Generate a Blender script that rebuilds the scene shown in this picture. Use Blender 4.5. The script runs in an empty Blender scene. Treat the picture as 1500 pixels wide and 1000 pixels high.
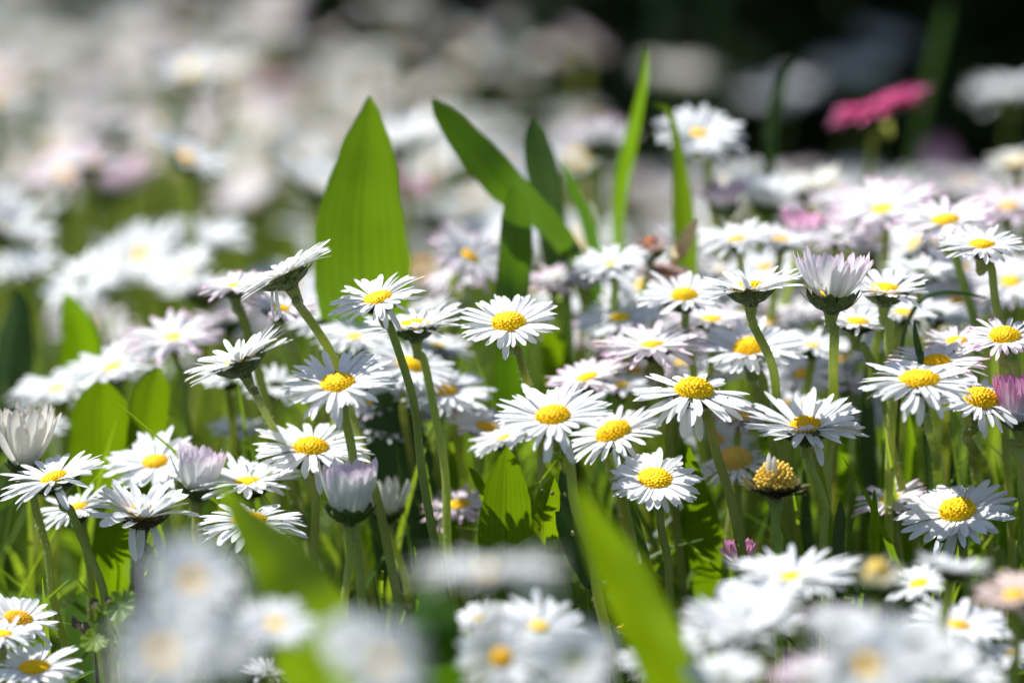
import bpy, math, random
import numpy as np
from mathutils import Vector, Matrix

sc = bpy.context.scene
COL = sc.collection
R_ = math.radians

# ------------------------------------------------------------------ camera, sky, sun, exposure
CAM = Vector((0.0, 0.0, 0.205))
PITCH = 0.1075
LENS = 180.0
FOCUS = 1.10
FPX = 1500 * LENS / 36.0
BLUR = 164.0
cam_data = bpy.data.cameras.new('camera')
cam = bpy.data.objects.new('camera', cam_data)
COL.objects.link(cam)
cam.location = CAM
cam.rotation_euler = (math.pi / 2 - PITCH, 0, 0)
cam_data.lens = LENS
cam_data.sensor_width = 36.0
cam_data.clip_start = 0.05
cam_data.clip_end = 2000
cam_data.dof.use_dof = True
cam_data.dof.focus_distance = FOCUS
cam_data.dof.aperture_fstop = 7.3
sc.camera = cam
FWD = Vector((0, math.cos(PITCH), -math.sin(PITCH)))
UPV = Vector((0, math.sin(PITCH), math.cos(PITCH)))

SUN = Vector((-0.47, 0.16, 0.82)).normalized()
world = bpy.data.worlds.new('World')
sc.world = world
world.use_nodes = True
wn = world.node_tree
bg = wn.nodes['Background']
sky = wn.nodes.new('ShaderNodeTexSky')
sky.sky_type = 'NISHITA'
sky.sun_disc = False
sky.sun_elevation = math.asin(SUN.z)
sky.sun_rotation = math.atan2(SUN.x, SUN.y)
wn.links.new(sky.outputs[0], bg.inputs[0])
bg.inputs[1].default_value = 0.085
ld = bpy.data.lights.new('sun', 'SUN')
ld.energy = 4.6
ld.angle = R_(0.5)
ld.color = (1.0, 0.985, 0.955)
lo = bpy.data.objects.new('sun', ld)
COL.objects.link(lo)
lo.location = (-1.5, 2, 4)
lo.rotation_euler = SUN.to_track_quat('Z', 'Y').to_euler()
sc.view_settings.view_transform = 'Standard'
sc.view_settings.look = 'None'
sc.view_settings.gamma = 1
sc.view_settings.exposure = 0.72
sc.cycles.use_denoising = True
sc.cycles.max_bounces = 10
sc.cycles.diffuse_bounces = 5
sc.cycles.transmission_bounces = 6
sc.cycles.caustics_reflective = False
sc.cycles.caustics_refractive = False


def depth(b):
    """distance along the view axis of something this much out of focus (behind > 0)"""
    return FOCUS / (1 - b / BLUR) if b >= 0 else FOCUS / (1 + (-b) / BLUR)


def P(x, y, d):
    return CAM + d * (FWD + Vector(((x - 750) / FPX, 0, 0)) - (y - 500) / FPX * UPV)


# ------------------------------------------------------------------ materials
def new_mat(name):
    m = bpy.data.materials.new(name)
    m.use_nodes = True
    nt = m.node_tree
    for n in list(nt.nodes):
        nt.nodes.remove(n)
    out = nt.nodes.new('ShaderNodeOutputMaterial')
    return m, nt, out


def N(nt, typ, **kw):
    n = nt.nodes.new(typ)
    for k, v in kw.items():
        if k in ('attribute_name', 'operation', 'blend_type', 'data_type', 'attribute_type', 'wave_type', 'bands_direction'):
            setattr(n, k, v)
    return n


def ramp(nt, fac, stops):
    r = nt.nodes.new('ShaderNodeValToRGB')
    els = r.color_ramp.elements
    while len(els) > 1:
        els.remove(els[-1])
    els[0].position, els[0].color = stops[0][0], (*stops[0][1], 1)
    for p, c in stops[1:]:
        e = els.new(p)
        e.color = (*c, 1)
    nt.links.new(fac, r.inputs[0])
    return r.outputs[0]


def attr(nt, name):
    a = nt.nodes.new('ShaderNodeAttribute')
    a.attribute_name = name
    return a.outputs['Fac']


def math_node(nt, op, a, b=None):
    m = nt.nodes.new('ShaderNodeMath')
    m.operation = op
    for i, v in enumerate((a, b)):
        if v is None:
            continue
        if isinstance(v, (int, float)):
            m.inputs[i].default_value = v
        else:
            nt.links.new(v, m.inputs[i])
    return m.outputs[0]


def vary(nt, col, lo, hi, hue=0.0, src=None):
    """small brightness and hue differences from one object to the next"""
    oi = nt.nodes.new('ShaderNodeObjectInfo')
    h = nt.nodes.new('ShaderNodeHueSaturation')
    mr = nt.nodes.new('ShaderNodeMapRange')
    mr.inputs[3].default_value = lo
    mr.inputs[4].default_value = hi
    nt.links.new(src if src is not None else oi.outputs['Random'], mr.inputs[0])
    nt.links.new(mr.outputs[0], h.inputs['Value'])
    if hue:
        m2 = nt.nodes.new('ShaderNodeMapRange')
        m2.inputs[3].default_value = 0.5 - hue
        m2.inputs[4].default_value = 0.5 + hue
        f = math_node(nt, 'FRACT', math_node(nt, 'MULTIPLY', src if src is not None else oi.outputs['Random'], 7.31))
        nt.links.new(f, m2.inputs[0])
        nt.links.new(m2.outputs[0], h.inputs['Hue'])
    nt.links.new(col, h.inputs['Color'])
    return h.outputs[0]


def noise(nt, scale, detail=3):
    tc = nt.nodes.new('ShaderNodeTexCoord')
    n = nt.nodes.new('ShaderNodeTexNoise')
    n.inputs['Scale'].default_value = scale
    n.inputs['Detail'].default_value = detail
    nt.links.new(tc.outputs['Object'], n.inputs['Vector'])
    return n.outputs['Fac']


def leafy(name, refl, trans, tmix, rough=0.45, spec=0.35, coat=None, rnd=(0.9, 1.1), hue=0.012, src=None):
    """thin sheet that reflects and lets light through; refl / trans are builders of colour sockets"""
    m, nt, out = new_mat(name)
    c1 = vary(nt, refl(nt), rnd[0], rnd[1], hue, src(nt) if src else None)
    c2 = vary(nt, trans(nt), rnd[0], rnd[1], hue, src(nt) if src else None)
    pb = nt.nodes.new('ShaderNodeBsdfPrincipled')
    pb.inputs['Roughness'].default_value = rough
    pb.inputs['Specular IOR Level'].default_value = spec
    nt.links.new(c1, pb.inputs['Base Color'])
    tr = nt.nodes.new('ShaderNodeBsdfTranslucent')
    nt.links.new(c2, tr.inputs['Color'])
    mx = nt.nodes.new('ShaderNodeMixShader')
    mx.inputs[0].default_value = tmix
    nt.links.new(pb.outputs[0], mx.inputs[1])
    nt.links.new(tr.outputs[0], mx.inputs[2])
    nt.links.new(mx.outputs[0], out.inputs[0])
    return m


def solid(name, col, rough=0.6, spec=0.3, rnd=(0.9, 1.1), hue=0.01, bump=None):
    m, nt, out = new_mat(name)
    pb = nt.nodes.new('ShaderNodeBsdfPrincipled')
    pb.inputs['Roughness'].default_value = rough
    pb.inputs['Specular IOR Level'].default_value = spec
    nt.links.new(vary(nt, col(nt), rnd[0], rnd[1], hue), pb.inputs['Base Color'])
    if bump:
        b = nt.nodes.new('ShaderNodeBump')
        b.inputs['Strength'].default_value = bump[1]
        b.inputs['Distance'].default_value = 0.0004
        nt.links.new(noise(nt, bump[0]), b.inputs['Height'])
        nt.links.new(b.outputs[0], pb.inputs['Normal'])
    nt.links.new(pb.outputs[0], out.inputs[0])
    return m


def petal(name, stops):
    def col(nt):
        c = ramp(nt, attr(nt, 't'), stops)
        # faint lengthwise streaks that belong to the petal itself
        mx = nt.nodes.new('ShaderNodeMix')
        mx.data_type = 'RGBA'
        mx.blend_type = 'MULTIPLY'
        mx.inputs['Factor'].default_value = 0.10
        w = math_node(nt, 'SINE', math_node(nt, 'MULTIPLY', attr(nt, 'u'), 11.0))
        st = ramp(nt, math_node(nt, 'ADD', math_node(nt, 'MULTIPLY', w, 0.5), 0.5), [(0, (.72, .74, .74)), (1, (1, 1, 1))])
        nt.links.new(c, mx.inputs['A'])
        nt.links.new(st, mx.inputs['B'])
        return mx.outputs['Result']
    return leafy(name, col, col, 0.36, 0.55, 0.25, rnd=(0.97, 1.02), hue=0.003)


WHITE = (.84, .845, .85)
MAT = {}
MAT['w'] = petal('white_petal', [(0, (.78, .82, .66)), (.18, WHITE), (1, WHITE)])
MAT['b'] = petal('blush_petal', [(0, (.78, .80, .68)), (.2, (.84, .83, .84)), (.7, (.83, .80, .83)), (.9, (.80, .62, .73)), (1, (.72, .34, .54))])
MAT['l'] = petal('lilac_petal', [(0, (.74, .76, .64)), (.2, (.82, .80, .80)), (.6, (.81, .70, .76)), (1, (.76, .52, .65))])
MAT['f'] = petal('pink_tipped_petal', [(0, (.76, .78, .62)), (.25, (.84, .84, .84)), (.8, (.84, .82, .84)), (.95, (.82, .66, .76)), (1, (.76, .48, .64))])
MAT['p'] = petal('pink_petal', [(0, (.82, .80, .80)), (.3, (.82, .72, .78)), (.6, (.80, .50, .66)), (1, (.72, .28, .50))])
MAT['d'] = petal('deep_pink_petal', [(0, (.58, .14, .26)), (.45, (.60, .05, .21)), (.8, (.64, .09, .27)), (1, (.76, .36, .52))])
MAT['c'] = petal('cream_petal', [(0, (.66, .64, .46)), (.3, (.82, .81, .75)), (.85, (.82, .80, .74)), (1, (.66, .58, .48))])
MAT['e'] = petal('faded_petal', [(0, (.60, .50, .40)), (.3, (.76, .62, .56)), (.8, (.76, .60, .56)), (1, (.60, .44, .40))])
MAT['v'] = petal('withered_petal', [(0, (.36, .20, .16)), (.3, (.60, .38, .34)), (.7, (.66, .44, .42)), (1, (.48, .28, .26))])


def disc_mat(name, a, b, c):
    return solid(name, lambda nt: ramp(nt, attr(nt, 't'), [(0, a), (.45, b), (1, c)]), 0.65, 0.2, (0.93, 1.06), 0.006)


MAT['y'] = disc_mat('yellow_disc', (.70, .56, .015), (.92, .52, .002), (.94, .61, .006))
MAT['o'] = disc_mat('golden_disc', (.55, .30, .012), (.76, .38, .01), (.80, .48, .02))
MAT['r'] = disc_mat('rusty_disc', (.34, .12, .03), (.42, .12, .03), (.46, .20, .05))
MAT['t'] = disc_mat('tan_disc', (.56, .36, .06), (.64, .42, .07), (.70, .50, .12))
MAT['s'] = solid('spent_floret', lambda nt: ramp(nt, attr(nt, 't'), [(0, (.58, .40, .05)), (.55, (.88, .64, .09)), (.9, (.92, .70, .14)), (1, (.74, .40, .08))]), 0.6, 0.25)
MAT['calyx'] = solid('green_calyx', lambda nt: ramp(nt, noise(nt, 420), [(.25, (.030, .050, .012)), (.5, (.065, .10, .022)), (.8, (.11, .15, .035))]), 0.6, 0.25, (0.85, 1.2))
MAT['browncalyx'] = solid('brown_calyx', lambda nt: ramp(nt, noise(nt, 300), [(.3, (.030, .020, .012)), (.52, (.075, .06, .022)), (.8, (.16, .13, .05))]), 0.65, 0.2)
MAT['stem'] = leafy('green_stem', lambda nt: ramp(nt, noise(nt, 60), [(.25, (.24, .24, .07)), (.45, (.29, .36, .08)), (.75, (.40, .46, .14))]), lambda nt: ramp(nt, noise(nt, 60), [(.3, (.60, .68, .14)), (.7, (.72, .78, .22))]), 0.45, 0.5, 0.3, rnd=(0.8, 1.15), hue=0.015)
MAT['purplestem'] = solid('purple_stem', lambda nt: ramp(nt, noise(nt, 60), [(.3, (.13, .10, .08)), (.7, (.20, .15, .11))]), 0.5, 0.3)
MAT['fuzz'] = leafy('fuzz', lambda nt: ramp(nt, attr(nt, 't'), [(0, (.55, .58, .42)), (1, (.70, .72, .60))]), lambda nt: ramp(nt, attr(nt, 't'), [(0, (.6, .62, .45)), (1, (.75, .76, .62))]), 0.5)


def vein(nt, base, line, k=15.0):
    w = math_node(nt, 'ABSOLUTE', math_node(nt, 'SINE', math_node(nt, 'MULTIPLY', attr(nt, 'u'), k)))
    mid = math_node(nt, 'ABSOLUTE', attr(nt, 'u'))
    f = math_node(nt, 'MINIMUM', w, math_node(nt, 'MULTIPLY', mid, 5.0))
    c = ramp(nt, f, [(0, line), (.22, base), (1, base)])
    mx = nt.nodes.new('ShaderNodeMix')
    mx.data_type = 'RGBA'
    mx.blend_type = 'MULTIPLY'
    mx.inputs['Factor'].default_value = 0.5
    nt.links.new(c, mx.inputs['A'])
    nt.links.new(ramp(nt, noise(nt, 70, 5), [(.28, (.45, .52, .30)), (.5, (.85, .88, .7)), (.68, (1, 1, 1))]), mx.inputs['B'])
    return mx.outputs['Result']


MAT['leaf'] = leafy('plantain_leaf', lambda nt: vein(nt, (.075, .17, .012), (.05, .11, .012)), lambda nt: vein(nt, (.20, .325, .003), (.095, .17, .003)), 0.55, 0.42, 0.35, rnd=(0.9, 1.1), hue=0.008)
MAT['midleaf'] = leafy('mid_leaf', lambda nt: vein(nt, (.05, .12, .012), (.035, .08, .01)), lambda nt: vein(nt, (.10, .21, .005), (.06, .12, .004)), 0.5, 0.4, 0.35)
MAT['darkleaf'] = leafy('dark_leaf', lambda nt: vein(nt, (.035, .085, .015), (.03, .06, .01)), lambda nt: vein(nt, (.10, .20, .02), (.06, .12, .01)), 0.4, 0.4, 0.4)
MAT['blade'] = leafy('grass_blade', lambda nt: vein(nt, (.09, .19, .015), (.07, .14, .012)), lambda nt: vein(nt, (.27, .44, .010), (.19, .30, .008)), 0.55, 0.4, 0.4, rnd=(0.75, 1.15), hue=0.015)
MAT['paleleaf'] = leafy('pale_leaf', lambda nt: vein(nt, (.16, .26, .03), (.10, .16, .02), 8), lambda nt: vein(nt, (.42, .56, .04), (.26, .36, .02), 8), 0.5)
MAT['dryleaf'] = leafy('dry_leaf', lambda nt: ramp(nt, noise(nt, 90), [(.3, (.05, .035, .025)), (.7, (.17, .13, .10))]), lambda nt: ramp(nt, noise(nt, 90), [(.3, (.08, .05, .02)), (.7, (.2, .15, .08))]), 0.2, 0.6)
MAT['speck'] = solid('pale_speck', lambda nt: ramp(nt, noise(nt, 200), [(.3, (.42, .34, .16)), (.7, (.55, .46, .26))]))
MAT['grass'] = leafy('meadow_grass', lambda nt: ramp(nt, attr(nt, 'u'), [(0, (.03, .075, .010)), (.5, (.06, .13, .012)), (1, (.10, .17, .018))]), lambda nt: ramp(nt, attr(nt, 'u'), [(0, (.11, .23, .008)), (.5, (.24, .40, .012)), (1, (.40, .54, .03))]), 0.5, 0.45, 0.3, rnd=(1, 1), hue=0)
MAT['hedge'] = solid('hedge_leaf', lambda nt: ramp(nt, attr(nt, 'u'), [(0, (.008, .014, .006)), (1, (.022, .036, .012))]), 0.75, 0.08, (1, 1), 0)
MAT['bark'] = solid('bark', lambda nt: ramp(nt, noise(nt, 40), [(.3, (.03, .022, .016)), (.7, (.08, .06, .045))]), 0.9, 0.1)
MAT['ground'] = solid('meadow_soil', lambda nt: ramp(nt, noise(nt, 30, 8), [(.3, (.014, .016, .007)), (.5, (.028, .04, .012)), (.7, (.035, .03, .017))]), 0.95, 0.05, (1, 1), 0, (60, 0.8))


# ------------------------------------------------------------------ mesh building
class MB:
    def __init__(s):
        s.v, s.f, s.t, s.u, s.mi = [], [], [], [], []

    def add(s, vs, fs, ts=None, us=None, mi=0):
        o = len(s.v)
        s.v.extend(vs)
        s.f.extend([tuple(i + o for i in f) for f in fs])
        s.t.extend(ts if ts is not None else [0.0] * len(vs))
        s.u.extend(us if us is not None else [0.0] * len(vs))
        s.mi.extend([mi] * len(fs))

    def mesh(s, name, mats, smooth=True):
        me = bpy.data.meshes.new(name)
        me.from_pydata([tuple(v) for v in s.v], [], s.f)
        a = me.attributes.new('t', 'FLOAT', 'POINT')
        a.data.foreach_set('value', np.array(s.t, dtype=np.float32))
        a = me.attributes.new('u', 'FLOAT', 'POINT')
        a.data.foreach_set('value', np.array(s.u, dtype=np.float32))
        if smooth:
            me.polygons.foreach_set('use_smooth', [True] * len(me.polygons))
        if not isinstance(mats, (list, tuple)):
            mats = [mats]
        for m in mats:
            me.materials.append(m)
        if len(mats) > 1:
            me.polygons.foreach_set('material_index', s.mi)
        me.update()
        return me


def obj(name, me, parent=None, mtx=None):
    o = bpy.data.objects.new(name, me)
    COL.objects.link(o)
    if parent is not None:
        o.parent = parent
    if mtx is not None:
        o.matrix_basis = mtx
    return o


def tag(o, label=None, cat=None, group=None, kind=None):
    if label:
        o['label'] = label
    if cat:
        o['category'] = cat
    if group:
        o['group'] = group
    if kind:
        o['kind'] = kind
    return o


def grid_faces(nr, nc, close=False):
    fs = []
    for i in range(nr - 1):
        for j in range(nc if close else nc - 1):
            k = (j + 1) % nc
            fs.append((i * nc + j, i * nc + k, (i + 1) * nc + k, (i + 1) * nc + j))
    return fs


def catmull(pts, n):
    pts = [Vector(p) for p in pts]
    if len(pts) == 2:
        return [pts[0].lerp(pts[1], i / n) for i in range(n + 1)]
    q = [2 * pts[0] - pts[1]] + pts + [2 * pts[-1] - pts[-2]]
    seg = len(pts) - 1
    out = []
    for i in range(n + 1):
        s = i / n * seg
        k = min(int(s), seg - 1)
        t = s - k
        a, b, c, d = q[k], q[k + 1], q[k + 2], q[k + 3]
        out.append(0.5 * ((2 * b) + (c - a) * t + (2 * a - 5 * b + 4 * c - d) * t * t + (3 * b - a - 3 * c + d) * t * t * t))
    return out


def tube(mb, path, radii, seg=10, mi=0, cap=True):
    vs, ts, us = [], [], []
    n = len(path)
    ref = Vector((1, 0, 0))
    for i, p in enumerate(path):
        tg = (path[min(i + 1, n - 1)] - path[max(i - 1, 0)]).normalized()
        e1 = (ref - ref.dot(tg) * tg).normalized()
        e2 = tg.cross(e1)
        for j in range(seg):
            a = 2 * math.pi * j / seg
            vs.append(p + radii[i] * (math.cos(a) * e1 + math.sin(a) * e2))
            ts.append(i / (n - 1))
            us.append(j / seg)
    mb.add(vs, grid_faces(n, seg, True), ts, us, mi)


def petal_strip(mb, rng, az, r0, z0, L, W, elev, curl, twist, ns=8, nc=5, chan=0.28, notch=0.0, side=0.0, mi=0):
    """one ray floret: narrow base, widest past the middle, rounded tip, gutter across, curl along"""
    vs, ts, us = [], [], []
    ca, sa = math.cos(az), math.sin(az)
    r, z, y = r0, z0, 0.0
    prev = 0.0
    for i in range(ns + 1):
        t = i / ns
        t = 1 - (1 - t) ** 1.25 if ns > 5 else t
        dt = (t - prev) * L
        prev = t
        ang = elev + curl * (t - 0.35)
        r += math.cos(ang) * dt
        z += math.sin(ang) * dt
        y += side * dt * t
        if t < 0.7:
            w = 0.42 + 0.58 * math.sin(min(t / 0.62, 1) * math.pi / 2)
        else:
            x = (t - 0.7) / 0.3
            w = math.sqrt(max(1 - x ** 2.2, 0.0)) * (1 - 0.14 * x)
        w = max(w, 0.09) * W * 0.5
        tw = twist * t
        for j in range(nc):
            u = -1 + 2 * j / (nc - 1)
            lat, h = u * w, chan * w * (u * u - 0.35) * (1.1 - t * 0.5)
            lat2 = lat * math.cos(tw) - h * math.sin(tw)
            h2 = lat * math.sin(tw) + h * math.cos(tw)
            rr = r - math.sin(ang) * h2
            zz = z + math.cos(ang) * h2
            if i == ns and notch:
                rr -= notch * L * math.cos(ang) * (0.03 if j % 2 == 0 else -0.01)
            yy = lat2 + y
            vs.append((rr * ca - yy * sa, rr * sa + yy * ca, zz))
            ts.append(t)
            us.append(u)
    mb.add(vs, grid_faces(ns + 1, nc), ts, us, mi)


GOLD = math.pi * (3 - math.sqrt(5))


def disc_mesh(mb, rng, rd, h, nf=110, rings=20, seg=60, bump=0.10, mi=0, dimple=0.0):
    """domed centre of tubular florets in a sunflower spiral"""
    k = np.arange(nf)
    fr = np.sqrt((k + 0.5) / nf) * 1.0
    fx, fy = fr * np.cos(k * GOLD), fr * np.sin(k * GOLD)
    amp = 0.7 + 0.6 * np.array([rng.random() for _ in range(nf)])
    amp *= np.where(fr > 0.6, 1.55, np.where(fr > .35, .9, .55))
    s = 0.92 / math.sqrt(nf)
    vs, ts = [], []
    for i in range(rings + 1):
        q = i / rings
        rr = 1.0 * math.sin(q * math.pi / 2 * 1.12) if q < 0.9 else 1.0 * math.sin(0.9 * math.pi / 2 * 1.12) * (1 - 0.35 * (q - 0.9))
        zz = math.cos(q * math.pi / 2 * 1.1)
        for j in range(seg):
            a = 2 * math.pi * j / seg + 0.05 * i
            # floret bumps are measured on the flattened disc
            pr = q
            x, y = pr * math.cos(a), pr * math.sin(a)
            d = np.hypot(fx - x, fy - y)
            m = int(np.argmin(d))
            b = max(1 - (d[m] / s) ** 2, 0) * amp[m]
            rad = rr + b * bump * rr
            zt = zz + b * bump * (0.6 + zz)
            zt -= dimple * max(0, 1 - (q / 0.45) ** 2)
            vs.append((rd * rad * math.cos(a), rd * rad * math.sin(a), h * zt))
            ts.append(min(1, 0.25 + 0.5 * q + 0.25 * b))
    mb.add(vs, grid_faces(rings + 1, seg, True), ts, None, mi)


def spent_florets(mb, rng, rd, h, nf=120):
    for k in range(nf):
        q = math.sqrt((k + 0.5) / nf)
        a = k * GOLD
        th = q * math.pi / 2 * 1.15
        nrm = Vector((math.sin(th) * math.cos(a), math.sin(th) * math.sin(a), math.cos(th)))
        base = Vector((nrm.x * rd * 0.62, nrm.y * rd * 0.62, nrm.z * h * 0.62))
        ax = (nrm + Vector((0, 0, 0.55)) + Vector((rng.gauss(0, .12), rng.gauss(0, .12), rng.gauss(0, .1)))).normalized()
        ln = rd * (0.40 + 0.16 * rng.random())
        pth = [base + ax * ln * s for s in (0, .35, .7, .9, 1.0)]
        rw = rd * 0.085
        tube(mb, pth, [rw * .7, rw * .9, rw * 1.1, rw * .95, rw * .3], 7)


def calyx_mesh(mb, rng, rs, rc, hc, nb=13, spread=0.5, tip=0.42, flare=0.0):
    """cup of the flower head with a fringe of pointed bracts growing from its rim"""
    n = nb * 2
    prof = [(rs * 1.0, -hc * 1.25), (rs * 1.25, -hc * 1.0), (rs + (rc - rs) * .55, -hc * .80), (rs + (rc - rs) * .85, -hc * .5), (rc * .98, -hc * .2), (rc * .93, 0.0), (rc * .5, 0.0006)]
    vs, ts = [], []
    for i, (r, z) in enumerate(prof):
        for j in range(n):
            a = 2 * math.pi * j / n
            bulge = 1 + (0.035 if j % 2 else -0.02) * (1 if i > 1 else 0)
            vs.append((r * bulge * math.cos(a), r * bulge * math.sin(a), z))
            ts.append(i / 6)
    base = len(mb.v)
    mb.add(vs, grid_faces(len(prof), n, True), ts)
    for layer in (0, 1):
        for k in range(nb):
            row = 3 if layer == 0 else 2
            j0 = 2 * k + (0 if layer == 0 else 1)
            ids = [row * n + j0 % n, row * n + (j0 + 1) % n, row * n + (j0 + 2) % n]
            a = 2 * math.pi * (j0 + 1) / n
            L = hc * (1.0 + tip * (1 + rng.gauss(0, .2)))
            e = R_(62) - spread + rng.gauss(0, 0.1) - flare
            r, z = prof[row]
            vv, tt, ff = [], [], []
            r += 0.00012 * (2 - layer)
            for s, wf in ((.33, 1.0), (.62, .8), (.85, .45), (1.0, .06)):
                ee = e - flare * s * 0.6
                rr = r + math.cos(ee) * L * s * 0.75
                zz = z + math.sin(ee) * L * s
                hw = rr * math.pi / nb * 0.98 * wf
                for u in (-1, 0, 1):
                    ro = rr + (0.0002 if u == 0 else 0)
                    vv.append((ro * math.cos(a) - u * hw * math.sin(a), ro * math.sin(a) + u * hw * math.cos(a), zz))
                    tt.append(s)
            o = len(mb.v)
            mb.v.extend(vv)
            mb.t.extend(tt)
            mb.u.extend([0] * len(vv))
            rows = [[i + base for i in ids]] + [[o + 3 * i + c for c in range(3)] for i in range(4)]
            for i in range(4):
                for c in range(2):
                    mb.f.append((rows[i][c], rows[i][c + 1], rows[i + 1][c + 1], rows[i + 1][c]))
                    mb.mi.append(0)


def fuzz_mesh(mb, rng, path, radii, count, length):
    n = len(path)
    for _ in range(count):
        s = rng.random() ** 1.3 * (n - 1.001)
        i = int(s)
        p = path[i].lerp(path[i + 1], s - i)
        tg = (path[i + 1] - path[i]).normalized()
        d = Vector((rng.gauss(0, 1), rng.gauss(0, 1), rng.gauss(0, 1)))
        d = (d - d.dot(tg) * tg).normalized()
        sd = tg.cross(d).normalized()
        r = radii[i]
        ln = length * (0.5 + 0.8 * rng.random())
        a = p + d * r * 0.95
        w = 0.000045
        mid = a + d * ln * 0.6 + tg * ln * rng.gauss(0, .25)
        tip = mid + d * ln * 0.4 + tg * ln * rng.gauss(.1, .35)
        mb.add([a - sd * w, a + sd * w, mid + sd * w * .7, mid - sd * w * .7, tip], [(0, 1, 2, 3), (3, 2, 4)], [0, 0, .5, .5, 1])


def head_matrix(O, lx, lf, spin=0.0):
    lx, lf = R_(lx), R_(lf * 0.64)
    n = Vector((math.sin(lx) * math.cos(lf), -math.sin(lf), math.cos(lx) * math.cos(lf))).normalized()
    ex = Vector((1, 0, 0))
    ex = (ex - ex.dot(n) * n).normalized()
    ey = n.cross(ex)
    m = Matrix(((ex.x, ey.x, n.x, O.x), (ex.y, ey.y, n.y, O.y), (ex.z, ey.z, n.z, O.z), (0, 0, 0, 1)))
    return m, n


MEADOW = 'daisies growing in the meadow'
HAND = []


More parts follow.
